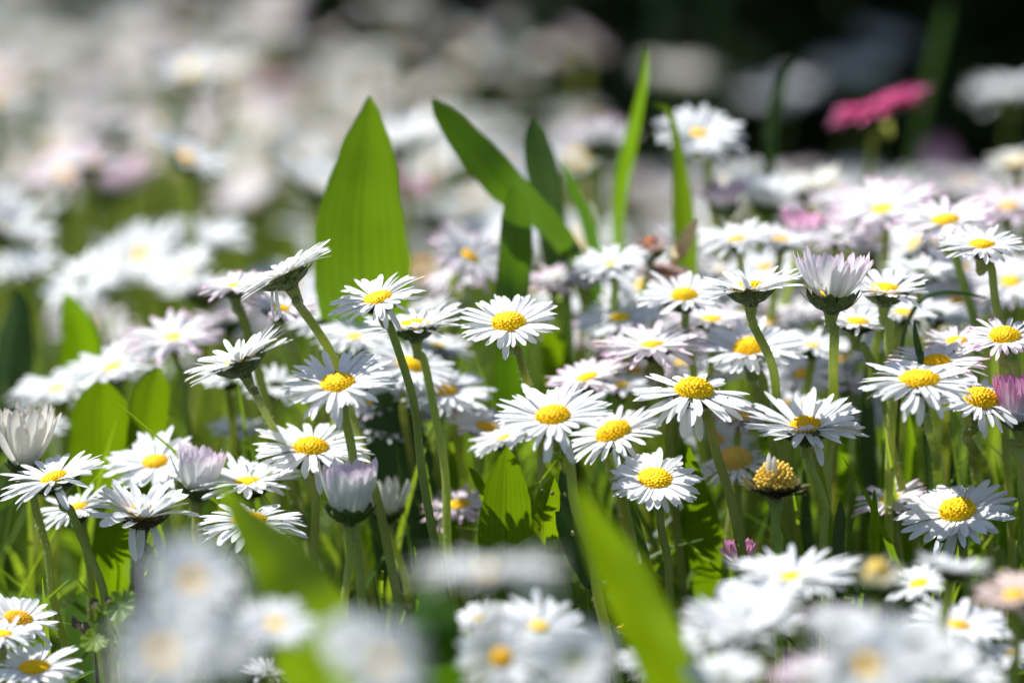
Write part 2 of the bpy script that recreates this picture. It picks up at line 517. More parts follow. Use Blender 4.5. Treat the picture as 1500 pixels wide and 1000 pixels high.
def daisy(x, y, w, lx, lf, cup, b, label, stem=None, pet='w', disc='y', npet=46, curl=None, droop=(), form='open', name='daisy', cat='daisy',
          rdf=0.29, dome=0.55, plen=None, pw=1.0, jit=1.0, gap=None, calyx='calyx', stemmat='stem', cal=0.40):
    rng = random.Random(int(x * 31 + y * 17))
    d = depth(b)
    px = d / FPX
    npet = int(npet * (1.5 if form != 'spent' else 1))
    R = w * 0.5 * px
    rd = R * rdf
    if form == 'closed':
        rd = R * 0.55
    m0, n = head_matrix(Vector((0, 0, 0)), lx, lf)
    O = P(x, y, d) - n * (rd * 0.35 if form in ('open', 'spent') else rd * 0.9)
    rs = 0.00088 * (0.9 + 0.25 * rng.random())
    rc = max(R * cal, rd * 1.08) if form != 'spent' else R * 0.62
    hc = rc * 0.62
    # path of the stem from the head to the ground
    pts = [O - n * hc * 1.0, O - n * (hc * 1.25 + 0.003)]
    if stem:
        pts += [P(q[0], q[1], d if len(q) < 3 else depth(b + q[2])) for q in stem]
    else:
        q = pts[-1]
        pts.append(q + Vector((rng.gauss(0, .003) - n.x * .006, rng.gauss(0.004, .003), -0.02)))
    if pts[-1].z > 0.006:
        a_, b_ = pts[-2], pts[-1]
        slope = (b_.x - a_.x) / max(a_.z - b_.z, 0.004)
        slope = max(-.6, min(.6, slope))
        zl = pts[-1].z
        if zl > 0.02:
            pts.append(Vector((b_.x + slope * zl * .5, b_.y + 0.002, zl * .5)))
        pts.append(Vector((b_.x + slope * zl * .85 + rng.gauss(0, .001), b_.y + 0.003, -0.002)))
    else:
        pts.append(Vector((pts[-1].x, pts[-1].y + 0.002, min(-0.002, pts[-1].z - 0.004))))
    base = Vector((pts[-1].x, pts[-1].y, 0.0))
    root = bpy.data.objects.new(name, None)
    COL.objects.link(root)
    root.location = base
    root.empty_display_size = 0.005
    tag(root, label, cat, MEADOW)
    hi = abs(b) <= 8
    if hi and form == 'open' and rng.random() < .45 and not gap:
        gap = [(rng.random() * 360, rng.uniform(9, 17)) for _ in range(rng.choice([1, 1, 2]))]
    if form == 'open':
        jit *= rng.uniform(.85, 1.45)
    path = catmull([p - base for p in pts], 40 if hi else 20)
    wob = rng.random() * 6
    path = [p + Vector((.0003 * math.sin(wob + i * .55), .0003 * math.cos(wob + i * .4), 0)) if i > 5 else p for i, p in enumerate(path)]
    k = len(path)
    radii = [rs * (1 + 0.75 * max(0, 1 - i / (k * .14)) ** 1.6 + 0.12 * i / k) for i in range(k)]
    mb = MB()
    tube(mb, path, radii, 12 if hi else 8)
    st = obj('stem', mb.mesh('stem', MAT[stemmat]), root)
    if abs(b) <= 6:
        mb = MB()
        fuzz_mesh(mb, rng, path, radii, 650, 0.00075)
        fz = obj('fuzz', mb.mesh('fuzz', MAT['fuzz']), st)
        fz['kind'] = 'stuff'
    M = m0.copy()
    M.translation = O - base
    mb = MB()
    flare = 0.30 if form == 'spent' else 0.0
    calyx_mesh(mb, rng, rs * 1.5, rc, hc, 13, 0.45 + (0.25 if cup < 15 else -.15), 0.35 if form != 'spent' else 0.85, flare)
    cx = obj('calyx', mb.mesh('calyx', MAT['browncalyx' if form == 'spent' else calyx]), root, M)
    if abs(b) <= 3:
        mb = MB()
        prof = catmull([Vector((0, 0, -hc * 1.25)), Vector((0, 0, -hc * .8)), Vector((0, 0, -hc * .1))], 12)
        fuzz_mesh(mb, rng, prof, [rs * 1.5 + (rc - rs * 1.5) * min(1, i / 8) ** .7 for i in range(13)], 260, 0.0007)
        fz = obj('fuzz', mb.mesh('fuzz', MAT['fuzz']), cx)
        fz['kind'] = 'stuff'
    if disc != 'n':
        mb = MB()
        if form == 'spent' and hi:
            disc_mesh(mb, rng, rd * 1.1, rd * 1.0, 60, 10, 30, 0.05)
            spent_florets(mb, rng, rd * 1.55, rd * 1.7, 130)
            obj('disc', mb.mesh('disc', MAT[disc]), root, M)
        else:
            dm = dome * (0.85 + .3 * rng.random())
            rdd = rd * (.68 if cup >= 40 else 1)
            disc_mesh(mb, rng, rdd, rdd * dm * (1.6 if cup >= 40 else 1), 150, 24 if hi else 10, 84 if hi else 24, 0.15 if hi else 0.05, dimple=0.12 * rng.random())
            obj('disc', mb.mesh('disc', MAT[disc]), root, M)
    if npet:
        mb = MB()
        e0 = R_(cup)
        cu = R_(curl if curl is not None else (-14 if cup < 40 else 24))
        L0 = plen * px if plen else 1.07 * (R - rd * 0.8) / max(math.cos(e0 + cu * 0.15), 0.32)
        ns, nc = (9, 5) if hi else (6, 3)
        for i in range(npet):
            layer = i % 2
            az = 2 * math.pi * (i + rng.gauss(0, .24)) / npet
            deg = math.degrees(az) % 360
            if gap and any((deg - g0) % 360 < gw for g0, gw in gap):
                continue
            el = e0 + R_(rng.gauss(0, 4.2) * jit + (4 if layer else -5) * jit)
            L = L0 * (1 + rng.gauss(0, 0.075)) * (0.94 if layer else 1.0)
            cc = cu + R_(rng.gauss(0, 9) * jit)
            tw = rng.gauss(0, .22) * jit
            if rng.random() < 0.05 * jit:
                el -= R_(10 + 14 * rng.random())
            for da, de in droop:
                dd = abs((deg - da + 180) % 360 - 180)
                if dd < 3.2:
                    el, L, cc = R_(de), L0 * 0.92, R_(-25)
            W = L0 * 0.168 * pw * (1 + rng.gauss(0, .14)) * (60 / max(npet, 36)) ** 0.35
            W = max(W, 0.0009)
            petal_strip(mb, rng, az, rd * 0.82, 0.0001 + layer * 0.00025, L, W, el, cc, tw, ns, nc, 0.30, 0.7 if rng.random() < .4 else 0, rng.gauss(0, .10) * jit)
        if mb.v:
            obj('petal_ring', mb.mesh('petal_ring', MAT[pet]), root, M)
    HAND.append((x, y, d))
    return root


# ------------------------------------------------------------------ the setting
mb = MB()
mb.add([(-60, -20, 0), (60, -20, 0), (60, 120, 0), (-60, 120, 0)], [(0, 1, 2, 3)])
tag(obj('ground', mb.mesh('ground', MAT['ground'])), kind='structure')

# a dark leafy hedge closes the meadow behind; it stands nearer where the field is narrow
HEDGE = [(1.3, 1.8), (.35, 1.86), (.1, 1.9), (.05, 2.0), (0, 2.18), (-.04, 2.32), (-.085, 2.5), (-.12, 2.62), (-.25, 2.74), (-.7, 2.82), (-1.6, 2.9)]


def hedge_at(x):
    for (x0, y0), (x1, y1) in zip(HEDGE, HEDGE[1:]):
        if x1 <= x <= x0:
            return y0 + (y1 - y0) * (x - x0) / (x1 - x0)
    return 1.8 if x > 0 else 3.1


def make_hedge():
    rng = random.Random(5)
    root = bpy.data.objects.new('hedge', None)
    COL.objects.link(root)
    root.location = (0, 3.1, 0)
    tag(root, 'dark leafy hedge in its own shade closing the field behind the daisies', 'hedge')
    mb = MB()
    lens = [math.dist(a, b) for a, b in zip(HEDGE, HEDGE[1:])]
    for _ in range(15000):
        s = rng.random() * sum(lens)
        i = 0
        while s > lens[i]:
            s -= lens[i]
            i += 1
        (x0, y0), (x1, y1) = HEDGE[i], HEDGE[i + 1]
        f = s / lens[i]
        tx, ty = (x1 - x0) / lens[i], (y1 - y0) / lens[i]
        nx, ny = ty, -tx
        if ny > 0:
            nx, ny = -nx, -ny
        top = 0.42 + 0.08 * math.sin(5 * (x0 + f * (x1 - x0)) + 1.3) + 0.05 * math.sin(17 * (x0 + f * (x1 - x0)))
        z = rng.random() ** 0.9 * top
        dep = 0.42 * rng.random() - (0.20 * min(max(0, (z - .19) / .2), 1) if x0 > 0 else 0)  # upper foliage overhangs out of view, added to shade the flowers below
        bulge = 0.05 * math.sin(z * 21 + 3 * i + s * 9)
        x = x0 + f * (x1 - x0) - nx * (dep + bulge)
        y = y0 + f * (y1 - y0) - ny * (dep + bulge)
        c = Vector((x, y - 3.1, z))
        d = Vector((rng.gauss(0, 1) + nx, rng.gauss(0, 1) + ny, rng.gauss(0.1, .8))).normalized()
        e = d.cross(Vector((rng.gauss(0, 1), rng.gauss(0, 1), rng.gauss(0, 1)))).normalized()
        g = d.cross(e)
        L, W = 0.05 * (.7 + .6 * rng.random()), 0.026 * (.7 + .6 * rng.random())
        k = rng.random()
        mb.add([c - e * L * .5, c + g * W * .5 - e * L * .08 + d * .003, c + g * W * .38 + e * L * .25 + d * .003, c + e * L * .5,
                c - g * W * .38 + e * L * .25 + d * .003, c - g * W * .5 - e * L * .08 + d * .003], [(0, 1, 2, 3), (0, 3, 4, 5)], None, [k] * 6)
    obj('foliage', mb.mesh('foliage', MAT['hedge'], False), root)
    for (x0, y0), (x1, y1) in zip(HEDGE, HEDGE[1:]):
        for f in (.25, .75):
            x, y = x0 + f * (x1 - x0), y0 + f * (y1 - y0) + 0.25
            mb = MB()
            q = Vector((x, y - 3.1, -0.01))
            tube(mb, [q, q + Vector((rng.gauss(0, .02), 0, .18)), q + Vector((rng.gauss(0, .05), 0, .42))], [.014, .011, .005], 8)
            obj('trunk', mb.mesh('trunk', MAT['bark']), root)


make_hedge()


# grass and low leaves between the stems
def blades(count, seed, y0, y1, hmin, hmax, wmin, wmax, spread, dens_bias=1.0, nseg=5, shape='blade', skip=None):
    rng = np.random.default_rng(seed)
    ys = np.sqrt(y0 ** 2 + rng.random(count) * (y1 ** 2 - y0 ** 2))
    xs = (rng.random(count) * 2 - 1) * spread * ys
    keep = np.array([ys[i] < hedge_at(xs[i]) + 0.1 for i in range(count)])
    if skip is not None:
        keep &= np.array([not skip(xs[i], ys[i]) for i in range(count)])
    xs, ys = xs[keep], ys[keep]
    n = len(xs)
    h = hmin + (hmax - hmin) * rng.random(n) ** 1.4
    w = wmin + (wmax - wmin) * rng.random(n)
    az = rng.random(n) * 2 * np.pi
    lean = np.abs(rng.normal(0.25 if shape == 'blade' else 0.75, .25, n))
    bend = np.abs(rng.normal(.7, .4, n))
    fa = az + np.pi / 2 + rng.normal(0, .5, n)
    kk = rng.random(n)
    rows = []
    px, py, pz = xs.copy(), ys.copy(), np.full(n, -0.002)
    for i in range(nseg + 1):
        t = i / nseg
        if shape == 'blade':
            ww = w * .5 * (1 - t ** 2.2) * (0.7 + 0.3 * min(1, t * 4)) + 0.00008
        else:
            ww = w * .5 * np.sqrt(max(1 - (2 * max(t, 0.1) - 1) ** 2, 0.0)) * (0.45 + .75 * t) + 0.0002
        for u in (-1, 0, 1):
            rows.append(np.stack([px + u * ww * np.cos(fa), py + u * ww * np.sin(fa), pz - (u == 0) * ww * .25], 1))
        ang = np.clip(lean + bend * t, 0, 2.2)
        st = h / nseg
        px = px + st * np.sin(ang) * np.cos(az)
        py = py + st * np.sin(ang) * np.sin(az)
        pz = pz + st * np.cos(ang)
    A = np.stack(rows, 1)  # n, (nseg+1)*3, 3
    nv = (nseg + 1) * 3
    V = A.reshape(-1, 3)
    V[:, 2] = np.maximum(V[:, 2], -0.002)
    f = np.array(grid_faces(nseg + 1, 3))
    F = (f[None, :, :] + (np.arange(n) * nv)[:, None, None]).reshape(-1, 4)
    U = np.repeat(kk, nv)
    return V, F, U


def stuff_mesh(name, groups, mats):
    V = np.concatenate([g[0] for g in groups])
    U = np.concatenate([g[2] for g in groups])
    F, off = [], 0
    for g in groups:
        F.append(g[1] + off)
        off += len(g[0])
    F = np.concatenate(F)
    me = bpy.data.meshes.new(name)
    me.from_pydata(V.tolist(), [], F.tolist())
    a = me.attributes.new('u', 'FLOAT', 'POINT')
    a.data.foreach_set('value', U.astype(np.float32))
    me.polygons.foreach_set('use_smooth', [True] * len(me.polygons))
    me.materials.append(mats)
    me.update()
    return me


g6 = blades(2600, 8, 1.06, 1.6, .012, .045, .0008, .0020, .15)
g1 = blades(4800, 1, 1.09, 3.3, .025, .075, .0016, .0040, .17)
g2 = blades(1200, 2, 0.62, 1.09, .010, .022, .0016, .0036, .20)
o = obj('grass', stuff_mesh('grass', [g1, g2, g6], MAT['grass']))
tag(o, 'short fine green grass growing low between the daisy stems', 'grass', kind='stuff')
g5 = blades(1500, 6, 1.125, 1.42, .045, .095, .0012, .0026, .14, skip=lambda x, y: x < -.05 and (int(x * 9999) % 3))
g5 = (g5[0], g5[1], .45 + .55 * g5[2])
o = obj('tall_grass', stuff_mesh('tall_grass', [g5], MAT['grass']))
tag(o, 'taller thin bright grass blades rising among the stems behind the sharp flowers', 'grass', kind='stuff')
g3 = blades(1700, 3, 1.02, 3.2, .025, .055, .008, .016, .17, nseg=6, shape='leaf')
g4 = blades(500, 4, .62, 1.02, .015, .035, .007, .014, .20, nseg=6, shape='leaf')
o = obj('ground_cover', stuff_mesh('ground_cover', [g3, g4], MAT['grass']))
tag(o, 'low spoon shaped green leaves covering the soil under the flowers', 'ground cover', kind='stuff')


# ------------------------------------------------------------------ leaves and blades that stand out
def leaf(name, label, cat, pts, mat='leaf', fold=0.25, yaw=0.0, wave=0.0, seed=0, lean=None, nc=9, specks=0, group=None, tomb=True):
    """pts: (x, y, width) in photo pixels with a shared blur b, from tip to base; then grows on down to the soil"""
    rng = random.Random(seed + int(pts[0][0] * 7 + pts[0][1]))
    b = pts[0][3]
    ctr, wid = [], []
    if lean is None:
        lean = 0 if mat == 'darkleaf' else 4
    for k_, (x, y, w, bb) in enumerate(pts):
        d = depth(bb + lean * (y - pts[0][1]) / max(pts[-1][1] - pts[0][1], 60) - lean * .3)
        ctr.append(P(x, y, d))
        wid.append(w * d / FPX)
    if tomb and ctr[-1].z > 0.004:
        c, p = ctr[-1], ctr[-2]
        sl = max(-.5, min(.5, (c.x - p.x) / max(p.z - c.z, .004)))
        ctr.append(Vector((c.x + sl * c.z * .8, c.y + 0.004, -0.002)))
        wid.append(wid[-1] * 0.55)
    base = Vector((ctr[-1].x, ctr[-1].y, 0))
    n = 26
    path = catmull([c - base for c in ctr], n)
    wv = catmull([Vector((w, 0, 0)) for w in wid], n)
    mb = MB()
    vs, ts, us = [], [], []
    for i, p in enumerate(path):
        tg = (path[max(i - 1, 0)] - path[min(i + 1, n)]).normalized()
        view = (base + p - CAM).normalized()
        lat = tg.cross(view).normalized()
        nrm = lat.cross(tg).normalized()
        ya = yaw * (0.7 + 0.3 * math.sin(i * .25))
        l2 = lat * math.cos(ya) + nrm * math.sin(ya)
        n2 = nrm * math.cos(ya) - lat * math.sin(ya)
        w = max(wv[i].x * .5 / max(math.cos(ya), .3), 0.00012)
        for j in range(nc):
            u = -1 + 2 * j / (nc - 1)
            rip = wave * w * math.sin(i * .9 + u * 2) * u * u
            nick = 1 + (.05 * math.sin(i * 1.7 + seed) * math.sin(i * .61 + 2 * u) if abs(u) > .9 else 0)
            vs.append(p + l2 * u * w * nick + n2 * (fold * w * abs(u) + rip + 0.00012 * math.sin(u * 15)))
            ts.append(i / n)
            us.append(u)
    mb.add(vs, grid_faces(n + 1, nc), ts, us)
    root = obj(name, mb.mesh(name, MAT[mat]))
    root.location = base
    tag(root, label, cat, group)
    for k in range(specks):
        i = rng.randrange(4, 15)
        u = rng.uniform(-.7, .7)
        p = path[i]
        view = (base + p - CAM).normalized()
        tg = (path[i - 1] - path[i + 1]).normalized()
        lat = tg.cross(view).normalized()
        c = p + lat * u * wv[i].x * .5 - view * 0.0006
        mb = MB()
        r = 0.00042 * (0.8 + .5 * rng.random())
        vs = []
        for a in range(4):
            th = a / 3 * math.pi
            for q in range(8):
                vs.append(c + r * (math.sin(th) * (math.cos(q * .785) * lat + 1.5 * math.sin(q * .785) * tg) - .5 * math.cos(th) * view))
        mb.add(vs, grid_faces(4, 8, True))
        obj('speck', mb.mesh('speck', MAT['speck']), root)
    return root


LG = 'leaves standing among the daisies'
B_ = 'leaf'
leaf('plantain_leaf', 'broad bright green upright leaf with pointed tip rising above the tallest daisy', B_, [(541, 140, 2, 9), (541, 152, 16, 9), (541, 170, 34, 9), (538, 215, 74, 9), (531, 280, 108, 9), (528, 350, 134, 9), (532, 430, 140, 9), (540, 560, 100, 9), (546, 700, 60, 9)], fold=.15, group=LG)
leaf('plantain_leaf', 'green strap leaf slanting from upper left down toward the dark upright leaf', B_, [(634, 146, 6, 10), (652, 172, 32, 10), (690, 218, 52, 10), (735, 268, 56, 10), (785, 312, 42, 11), (830, 360, 34, 12), (860, 440, 24, 13)], mat='midleaf', fold=.3, yaw=.3, lean=1, group=LG)
leaf('plantain_leaf', 'upright green leaf standing below the bend of the slanting strap leaf', B_, [(752, 272, 8, 10), (755, 305, 36, 10), (756, 350, 48, 10), (752, 410, 50, 10), (748, 500, 48, 9), (745, 640, 36, 9)], mat='midleaf', fold=.2, group=LG)
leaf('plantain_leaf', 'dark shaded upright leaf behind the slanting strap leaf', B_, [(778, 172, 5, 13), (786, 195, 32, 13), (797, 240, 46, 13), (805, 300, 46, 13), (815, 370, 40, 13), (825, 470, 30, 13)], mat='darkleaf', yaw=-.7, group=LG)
leaf('grass_blade', 'thin yellow green blade curving beside the dark upright leaf', 'grass blade', [(824, 235, 4, 15), (838, 272, 15, 15), (856, 315, 18, 15), (870, 365, 22, 15), (878, 460, 18, 15)], mat='midleaf', group=LG)
leaf('grass_blade', 'tall thin bright grass blade between the dark leaf and the lone white daisy', 'grass blade', [(947, 72, 3, 18), (944, 115, 10, 18), (931, 180, 17, 18), (916, 240, 24, 18), (907, 300, 19, 18), (904, 350, 16, 18), (900, 480, 14, 18)], mat='blade', yaw=-.4, lean=6, group=LG)
leaf('grass_blade', 'green blade with bent tip standing under the lone white daisy', 'grass blade', [(956, 153, 3, 14), (976, 160, 8, 14), (988, 190, 11, 14), (995, 240, 19, 14), (1000, 300, 31, 14), (1004, 370, 36, 14), (1004, 450, 32, 14), (1000, 600, 26, 14)], mat='leaf', group=LG)
leaf('plantain_leaf', 'short pale dry leaf tip standing beside the rusty spent flower', B_, [(1020, 322, 6, 10), (1008, 345, 18, 10), (994, 375, 20, 10), (980, 410, 16, 10)], mat='speck', group=LG)
leaf('plantain_leaf', 'sharp bright green pointed leaf with midrib under the central daisies', B_, [(742, 653, 3, -2), (742, 672, 28, -2), (742, 705, 56, -2), (741, 750, 74, -2), (742, 800, 82, -2), (744, 880, 74, -2), (746, 960, 50, -2)], fold=.2, group=LG)
leaf('plantain_leaf', 'small pointed leaf with pale specks touching the sharp bright leaf', B_, [(812, 697, 3, 0), (804, 722, 30, 0), (797, 755, 40, 0), (795, 800, 42, 0), (795, 880, 34, 0)], fold=.5, yaw=.2, specks=4, group=LG)
leaf('plantain_leaf', 'dark narrow speckled leaf leaning beside the small pointed leaf', B_, [(822, 690, 3, 0), (834, 725, 34, 0), (845, 765, 50, 0), (856, 810, 46, 0), (866, 850, 26, 0), (876, 880, 8, 0)], mat='darkleaf', fold=.5, yaw=-.4, specks=7, group=LG)
leaf('plantain_leaf', 'large blurred bright green leaf slanting down in front of the lower flowers', B_, [(846, 708, 3, -28), (856, 735, 20, -28), (888, 800, 56, -28), (925, 870, 78, -28), (960, 940, 80, -28), (985, 1000, 76, -28), (1005, 1080, 60, -28)], mat='leaf', fold=.4, lean=7, wave=.15, group=LG)
leaf('plantain_leaf', 'blurred green leaf crossing before the lower left daisies with its tip up', B_, [(322, 706, 3, -20), (338, 732, 24, -20), (375, 778, 54, -21), (415, 825, 86, -22), (448, 890, 110, -24), (470, 960, 120, -25), (480, 1040, 100, -26)], mat='blade', fold=.25, yaw=-.45, lean=12, group=LG)
leaf('plantain_leaf', 'broad sharp edged leaf standing behind the thin stem near the spent brown flower', B_, [(1009, 655, 4, 5), (1016, 700, 28, 5), (1027, 760, 50, 5), (1040, 820, 60, 5), (1050, 890, 60, 5), (1055, 980, 50, 5)], fold=.15, lean=8, group=LG)
leaf('plantain_leaf', 'small dark folded leaf tip standing under the white daisy by the spent flower', B_, [(1231, 733, 2, 0), (1229, 748, 12, 0), (1227, 770, 18, 0), (1226, 810, 18, 0), (1226, 880, 14, 0)], mat='darkleaf', fold=.7, yaw=.5, group=LG)
leaf('grass_blade', 'small bright pointed blade standing beside the shaded white daisy', 'grass blade', [(1281, 717, 2, 0), (1281, 740, 9, 0), (1281, 765, 14, 0), (1282, 795, 14, 0), (1283, 860, 12, 0)], mat='blade', fold=.4, group=LG)
leaf('plantain_leaf', 'dark blurred leaf standing low between the front flowers', B_, [(628, 850, 10, -14), (630, 890, 60, -15), (632, 940, 84, -16), (634, 1000, 84, -16), (634, 1080, 60, -16)], mat='midleaf', yaw=.5, group=LG)
leaf('plantain_leaf', 'broad blurred green leaf behind the white daisy below the slope of flowers', B_, [(150, 560, 20, 9), (148, 595, 74, 9), (147, 650, 90, 9), (150, 720, 90, 9), (158, 820, 70, 9)], group=LG)
leaf('plantain_leaf', 'blurred bright leaf beside the broad one below the slope of flowers', B_, [(232, 540, 10, 8), (224, 570, 50, 8), (216, 620, 56, 8), (212, 690, 56, 8), (212, 800, 44, 8)], group=LG)
leaf('plantain_leaf', 'blurred yellow green upright leaf under the wilted daisy', B_, [(178, 735, 20, 4), (170, 770, 52, 4), (160, 830, 62, 4), (156, 900, 56, 4)], group=LG)
leaf('plantain_leaf', 'narrow yellow green leaf behind the purple stem', B_, [(228, 760, 10, 3), (225, 800, 36, 3), (222, 860, 40, 3), (222, 930, 34, 3)], group=LG)
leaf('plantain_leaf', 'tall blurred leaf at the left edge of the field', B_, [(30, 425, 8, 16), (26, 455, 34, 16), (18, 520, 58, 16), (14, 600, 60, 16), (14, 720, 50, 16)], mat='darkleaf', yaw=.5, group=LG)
leaf('plantain_leaf', 'pointed blurred leaf behind the lowest flower of the slope', B_, [(98, 430, 8, 17), (110, 470, 44, 17), (118, 530, 60, 17), (120, 620, 60, 17)], yaw=.4, group=LG)
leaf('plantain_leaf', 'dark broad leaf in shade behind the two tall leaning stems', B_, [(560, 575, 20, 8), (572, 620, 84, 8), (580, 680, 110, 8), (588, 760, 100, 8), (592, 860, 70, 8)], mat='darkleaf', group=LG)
leaf('plantain_leaf', 'blurred green leaf standing behind the central daisy stem', B_, [(800, 470, 10, 13), (812, 520, 40, 13), (818, 590, 48, 13), (820, 680, 44, 13)], yaw=.3, group=LG)
leaf('grass_blade', 'dim tall grass stalk with a pale tip behind the deep pink flower', 'grass blade', [(1388, 5, 6, 44), (1380, 40, 14, 44), (1358, 130, 14, 44), (1342, 220, 14, 44), (1332, 300, 14, 44)], mat='midleaf', yaw=.5, lean=0, group=LG)
leaf('grass_blade', 'thin dark grass blade arching before the pale shaded flowers', 'grass blade', [(1160, 92, 6, 24), (1140, 135, 18, 24), (1130, 190, 20, 24), (1126, 270, 18, 24)], mat='darkleaf', group=LG)
leaf('grass_blade', 'wide dim green stalk at the top of the dark hedge gap', 'grass blade', [(968, -90, 16, 70), (970, -20, 26, 70), (970, 40, 26, 70), (968, 110, 24, 70), (966, 190, 20, 70)], mat='darkleaf', group=LG)
leaf('grass_blade', 'faint dark stalk beside the wide dim green one', 'grass blade', [(1042, -80, 10, 71), (1044, 0, 18, 71), (1044, 90, 18, 71), (1042, 200, 16, 71)], mat='darkleaf', group=LG)
leaf('grass_blade', 'thin grass blade lying level behind the stem of the topmost daisy at right', 'grass blade', [(1445, 436, 3, 5), (1410, 429, 6, 5), (1375, 429, 7, 5), (1345, 444, 7, 5), (1322, 500, 6, 5), (1315, 620, 6, 5)], mat='darkleaf', yaw=.5, group=LG)
leaf('grass_blade', 'short dark blade tip behind the pair of overlapping daisies', 'grass blade', [(1339, 470, 2, 2), (1342, 495, 9, 2), (1347, 520, 11, 2), (1352, 570, 10, 2)], mat='darkleaf', group=LG)
leaf('grass_blade', 'thin green blade curving in the gap between the leaning stems', 'grass blade', [(607, 800, 2, 2), (611, 830, 4, 2), (613, 870, 6, 2), (613, 930, 6, 2)], mat='blade', group=LG)
leaf('plantain_leaf', 'small slender leaf reaching out beside the sharp bright leaf', B_, [(688, 684, 2, 3), (698, 700, 12, 3), (709, 725, 13, 3), (714, 770, 11, 3)], group=LG)
leaf('plantain_leaf', 'small bright leaf under the shaded white daisy at right', B_, [(1386, 788, 3, 1), (1366, 806, 26, 1), (1352, 835, 30, 1), (1345, 880, 26, 1)], fold=.3, group=LG)
leaf('grass_blade', 'small bright blade between the white front flowers', 'grass blade', [(1243, 852, 3, -1), (1244, 880, 16, -1), (1247, 910, 16, -1), (1250, 960, 12, -1)], mat='blade', group=LG)
leaf('grass_blade', 'yellow green blade crossing the small bright one', 'grass blade', [(1268, 845, 3, -1), (1260, 880, 9, -1), (1254, 930, 16, -1), (1250, 990, 14, -1)], mat='blade', group=LG)
for i, (x, y0, w, b) in enumerate([(1268, 540, 26, 9), (1300, 585, 30, 8), (1330, 600, 24, 7), (1395, 640, 22, 8), (1232, 600, 20, 9), (1420, 660, 24, 7), (1178, 690, 22, 7), (1120, 560, 20, 11), (1000, 640, 30, 10), (905, 720, 40, 9), (660, 640, 26, 9), (1470, 650, 24, 6)]):
    leaf('grass_blade', 'blurred upright green blade standing behind the daisy stems', 'grass blade', [(x, y0, 3, b), (x + 3, y0 + 50, w * .7, b), (x + 4, y0 + 130, w, b), (x + 6, y0 + 240, w, b)], mat='blade' if i % 3 else 'darkleaf', yaw=.3 * (i % 3 - 1), group='blades behind the daisy stems')


def small_plant():
    """little hairy round leaved weed with a shrivelled dry leaf at its foot"""
    d = depth(-4)
    base = P(175, 985, d)
    base.z = max(base.z, 0)
    root = bpy.data.objects.new('weed', None)
    COL.objects.link(root)
    root.location = (base.x, base.y, 0)
    tag(root, 'small weed with scalloped yellow green round leaves beside the long curved stem', 'weed')
    B0 = Vector((base.x, base.y, 0))

    def round_leaf(x, y, r, tilt, mat):
        c = P(x, y, d) - B0
        r *= d / FPX
        ex = Vector((1, 0, 0.15)).normalized()
        ey = Vector((0, math.sin(tilt), math.cos(tilt)))
        mb = MB()
        vs, us = [c], [0]
        m = 36
        for ring in range(1, 5):
            for j in range(m):
                a = 2 * math.pi * j / m
                q = r * ring / 4 * (1 + (0.10 * math.cos(a * 9) if ring == 4 else 0))
                nz = 0.12 * r * math.sin(a * 9) * (ring / 4) ** 2
                vs.append(c + ex * q * math.cos(a) + ey * q * math.sin(a) + Vector((0, -1, .3)) * (nz + 0.25 * r * (ring / 4) ** 2))
                us.append(.25 * math.sin(a * 4.5))
        fs = [(0, 1 + j, 1 + (j + 1) % m) for j in range(m)]
        for ring in range(3):
            for j in range(m):
                k = (j + 1) % m
                fs.append((1 + ring * m + j, 1 + (ring + 1) * m + j, 1 + (ring + 1) * m + k, 1 + ring * m + k))
        mb.add(vs, fs, None, us)
        lf = obj('leaf', mb.mesh('leaf', MAT[mat]), root)
        mb = MB()
        tube(mb, catmull([c, c * .5 + Vector((0, .002, -.002)), Vector((0, 0, -.002))], 10), [.0004] * 11, 6)
        obj('stalk', mb.mesh('stalk', MAT['stem']), root)
        return lf
    round_leaf(176, 886, 24, .5, 'paleleaf')
    round_leaf(140, 936, 22, .8, 'paleleaf')
    round_leaf(146, 905, 9, .2, 'blade')
    round_leaf(138, 882, 7, .4, 'dryleaf')
    round_leaf(158, 878, 6, .4, 'dryleaf')


small_plant()


def dry_leaf():
    d = depth(-1)
    c = P(122, 922, d)
    B0 = Vector((c.x, c.y, 0))
    mb = MB()
    vs, us = [], []
    for i in range(9):
        t = i / 8
        w = 0.0024 * math.sin(math.pi * (t * .9 + .05)) ** .7
        for j in range(5):
            u = -1 + j / 2
            vs.append(Vector((-.0025 + .0052 * t, .0008 * math.sin(7 * t) + .001 * u, c.z + .0022 - .0040 * t + u * w * .55 + .0007 * math.sin(9 * t + 2 * u))))
            us.append(u)
    mb.add(vs, grid_faces(9, 5), None, us)
    tube(mb, [Vector((.0025, 0, c.z - .0016)), Vector((.003, 0, c.z * .4)), Vector((.003, .001, -.002))], [.0004] * 3, 6)
    o = obj('dry_leaf', mb.mesh('dry_leaf', MAT['dryleaf']))
    o.location = B0
    tag(o, 'small shrivelled dark brown leaf beside the round leaved weed', 'dry leaf')


dry_leaf()


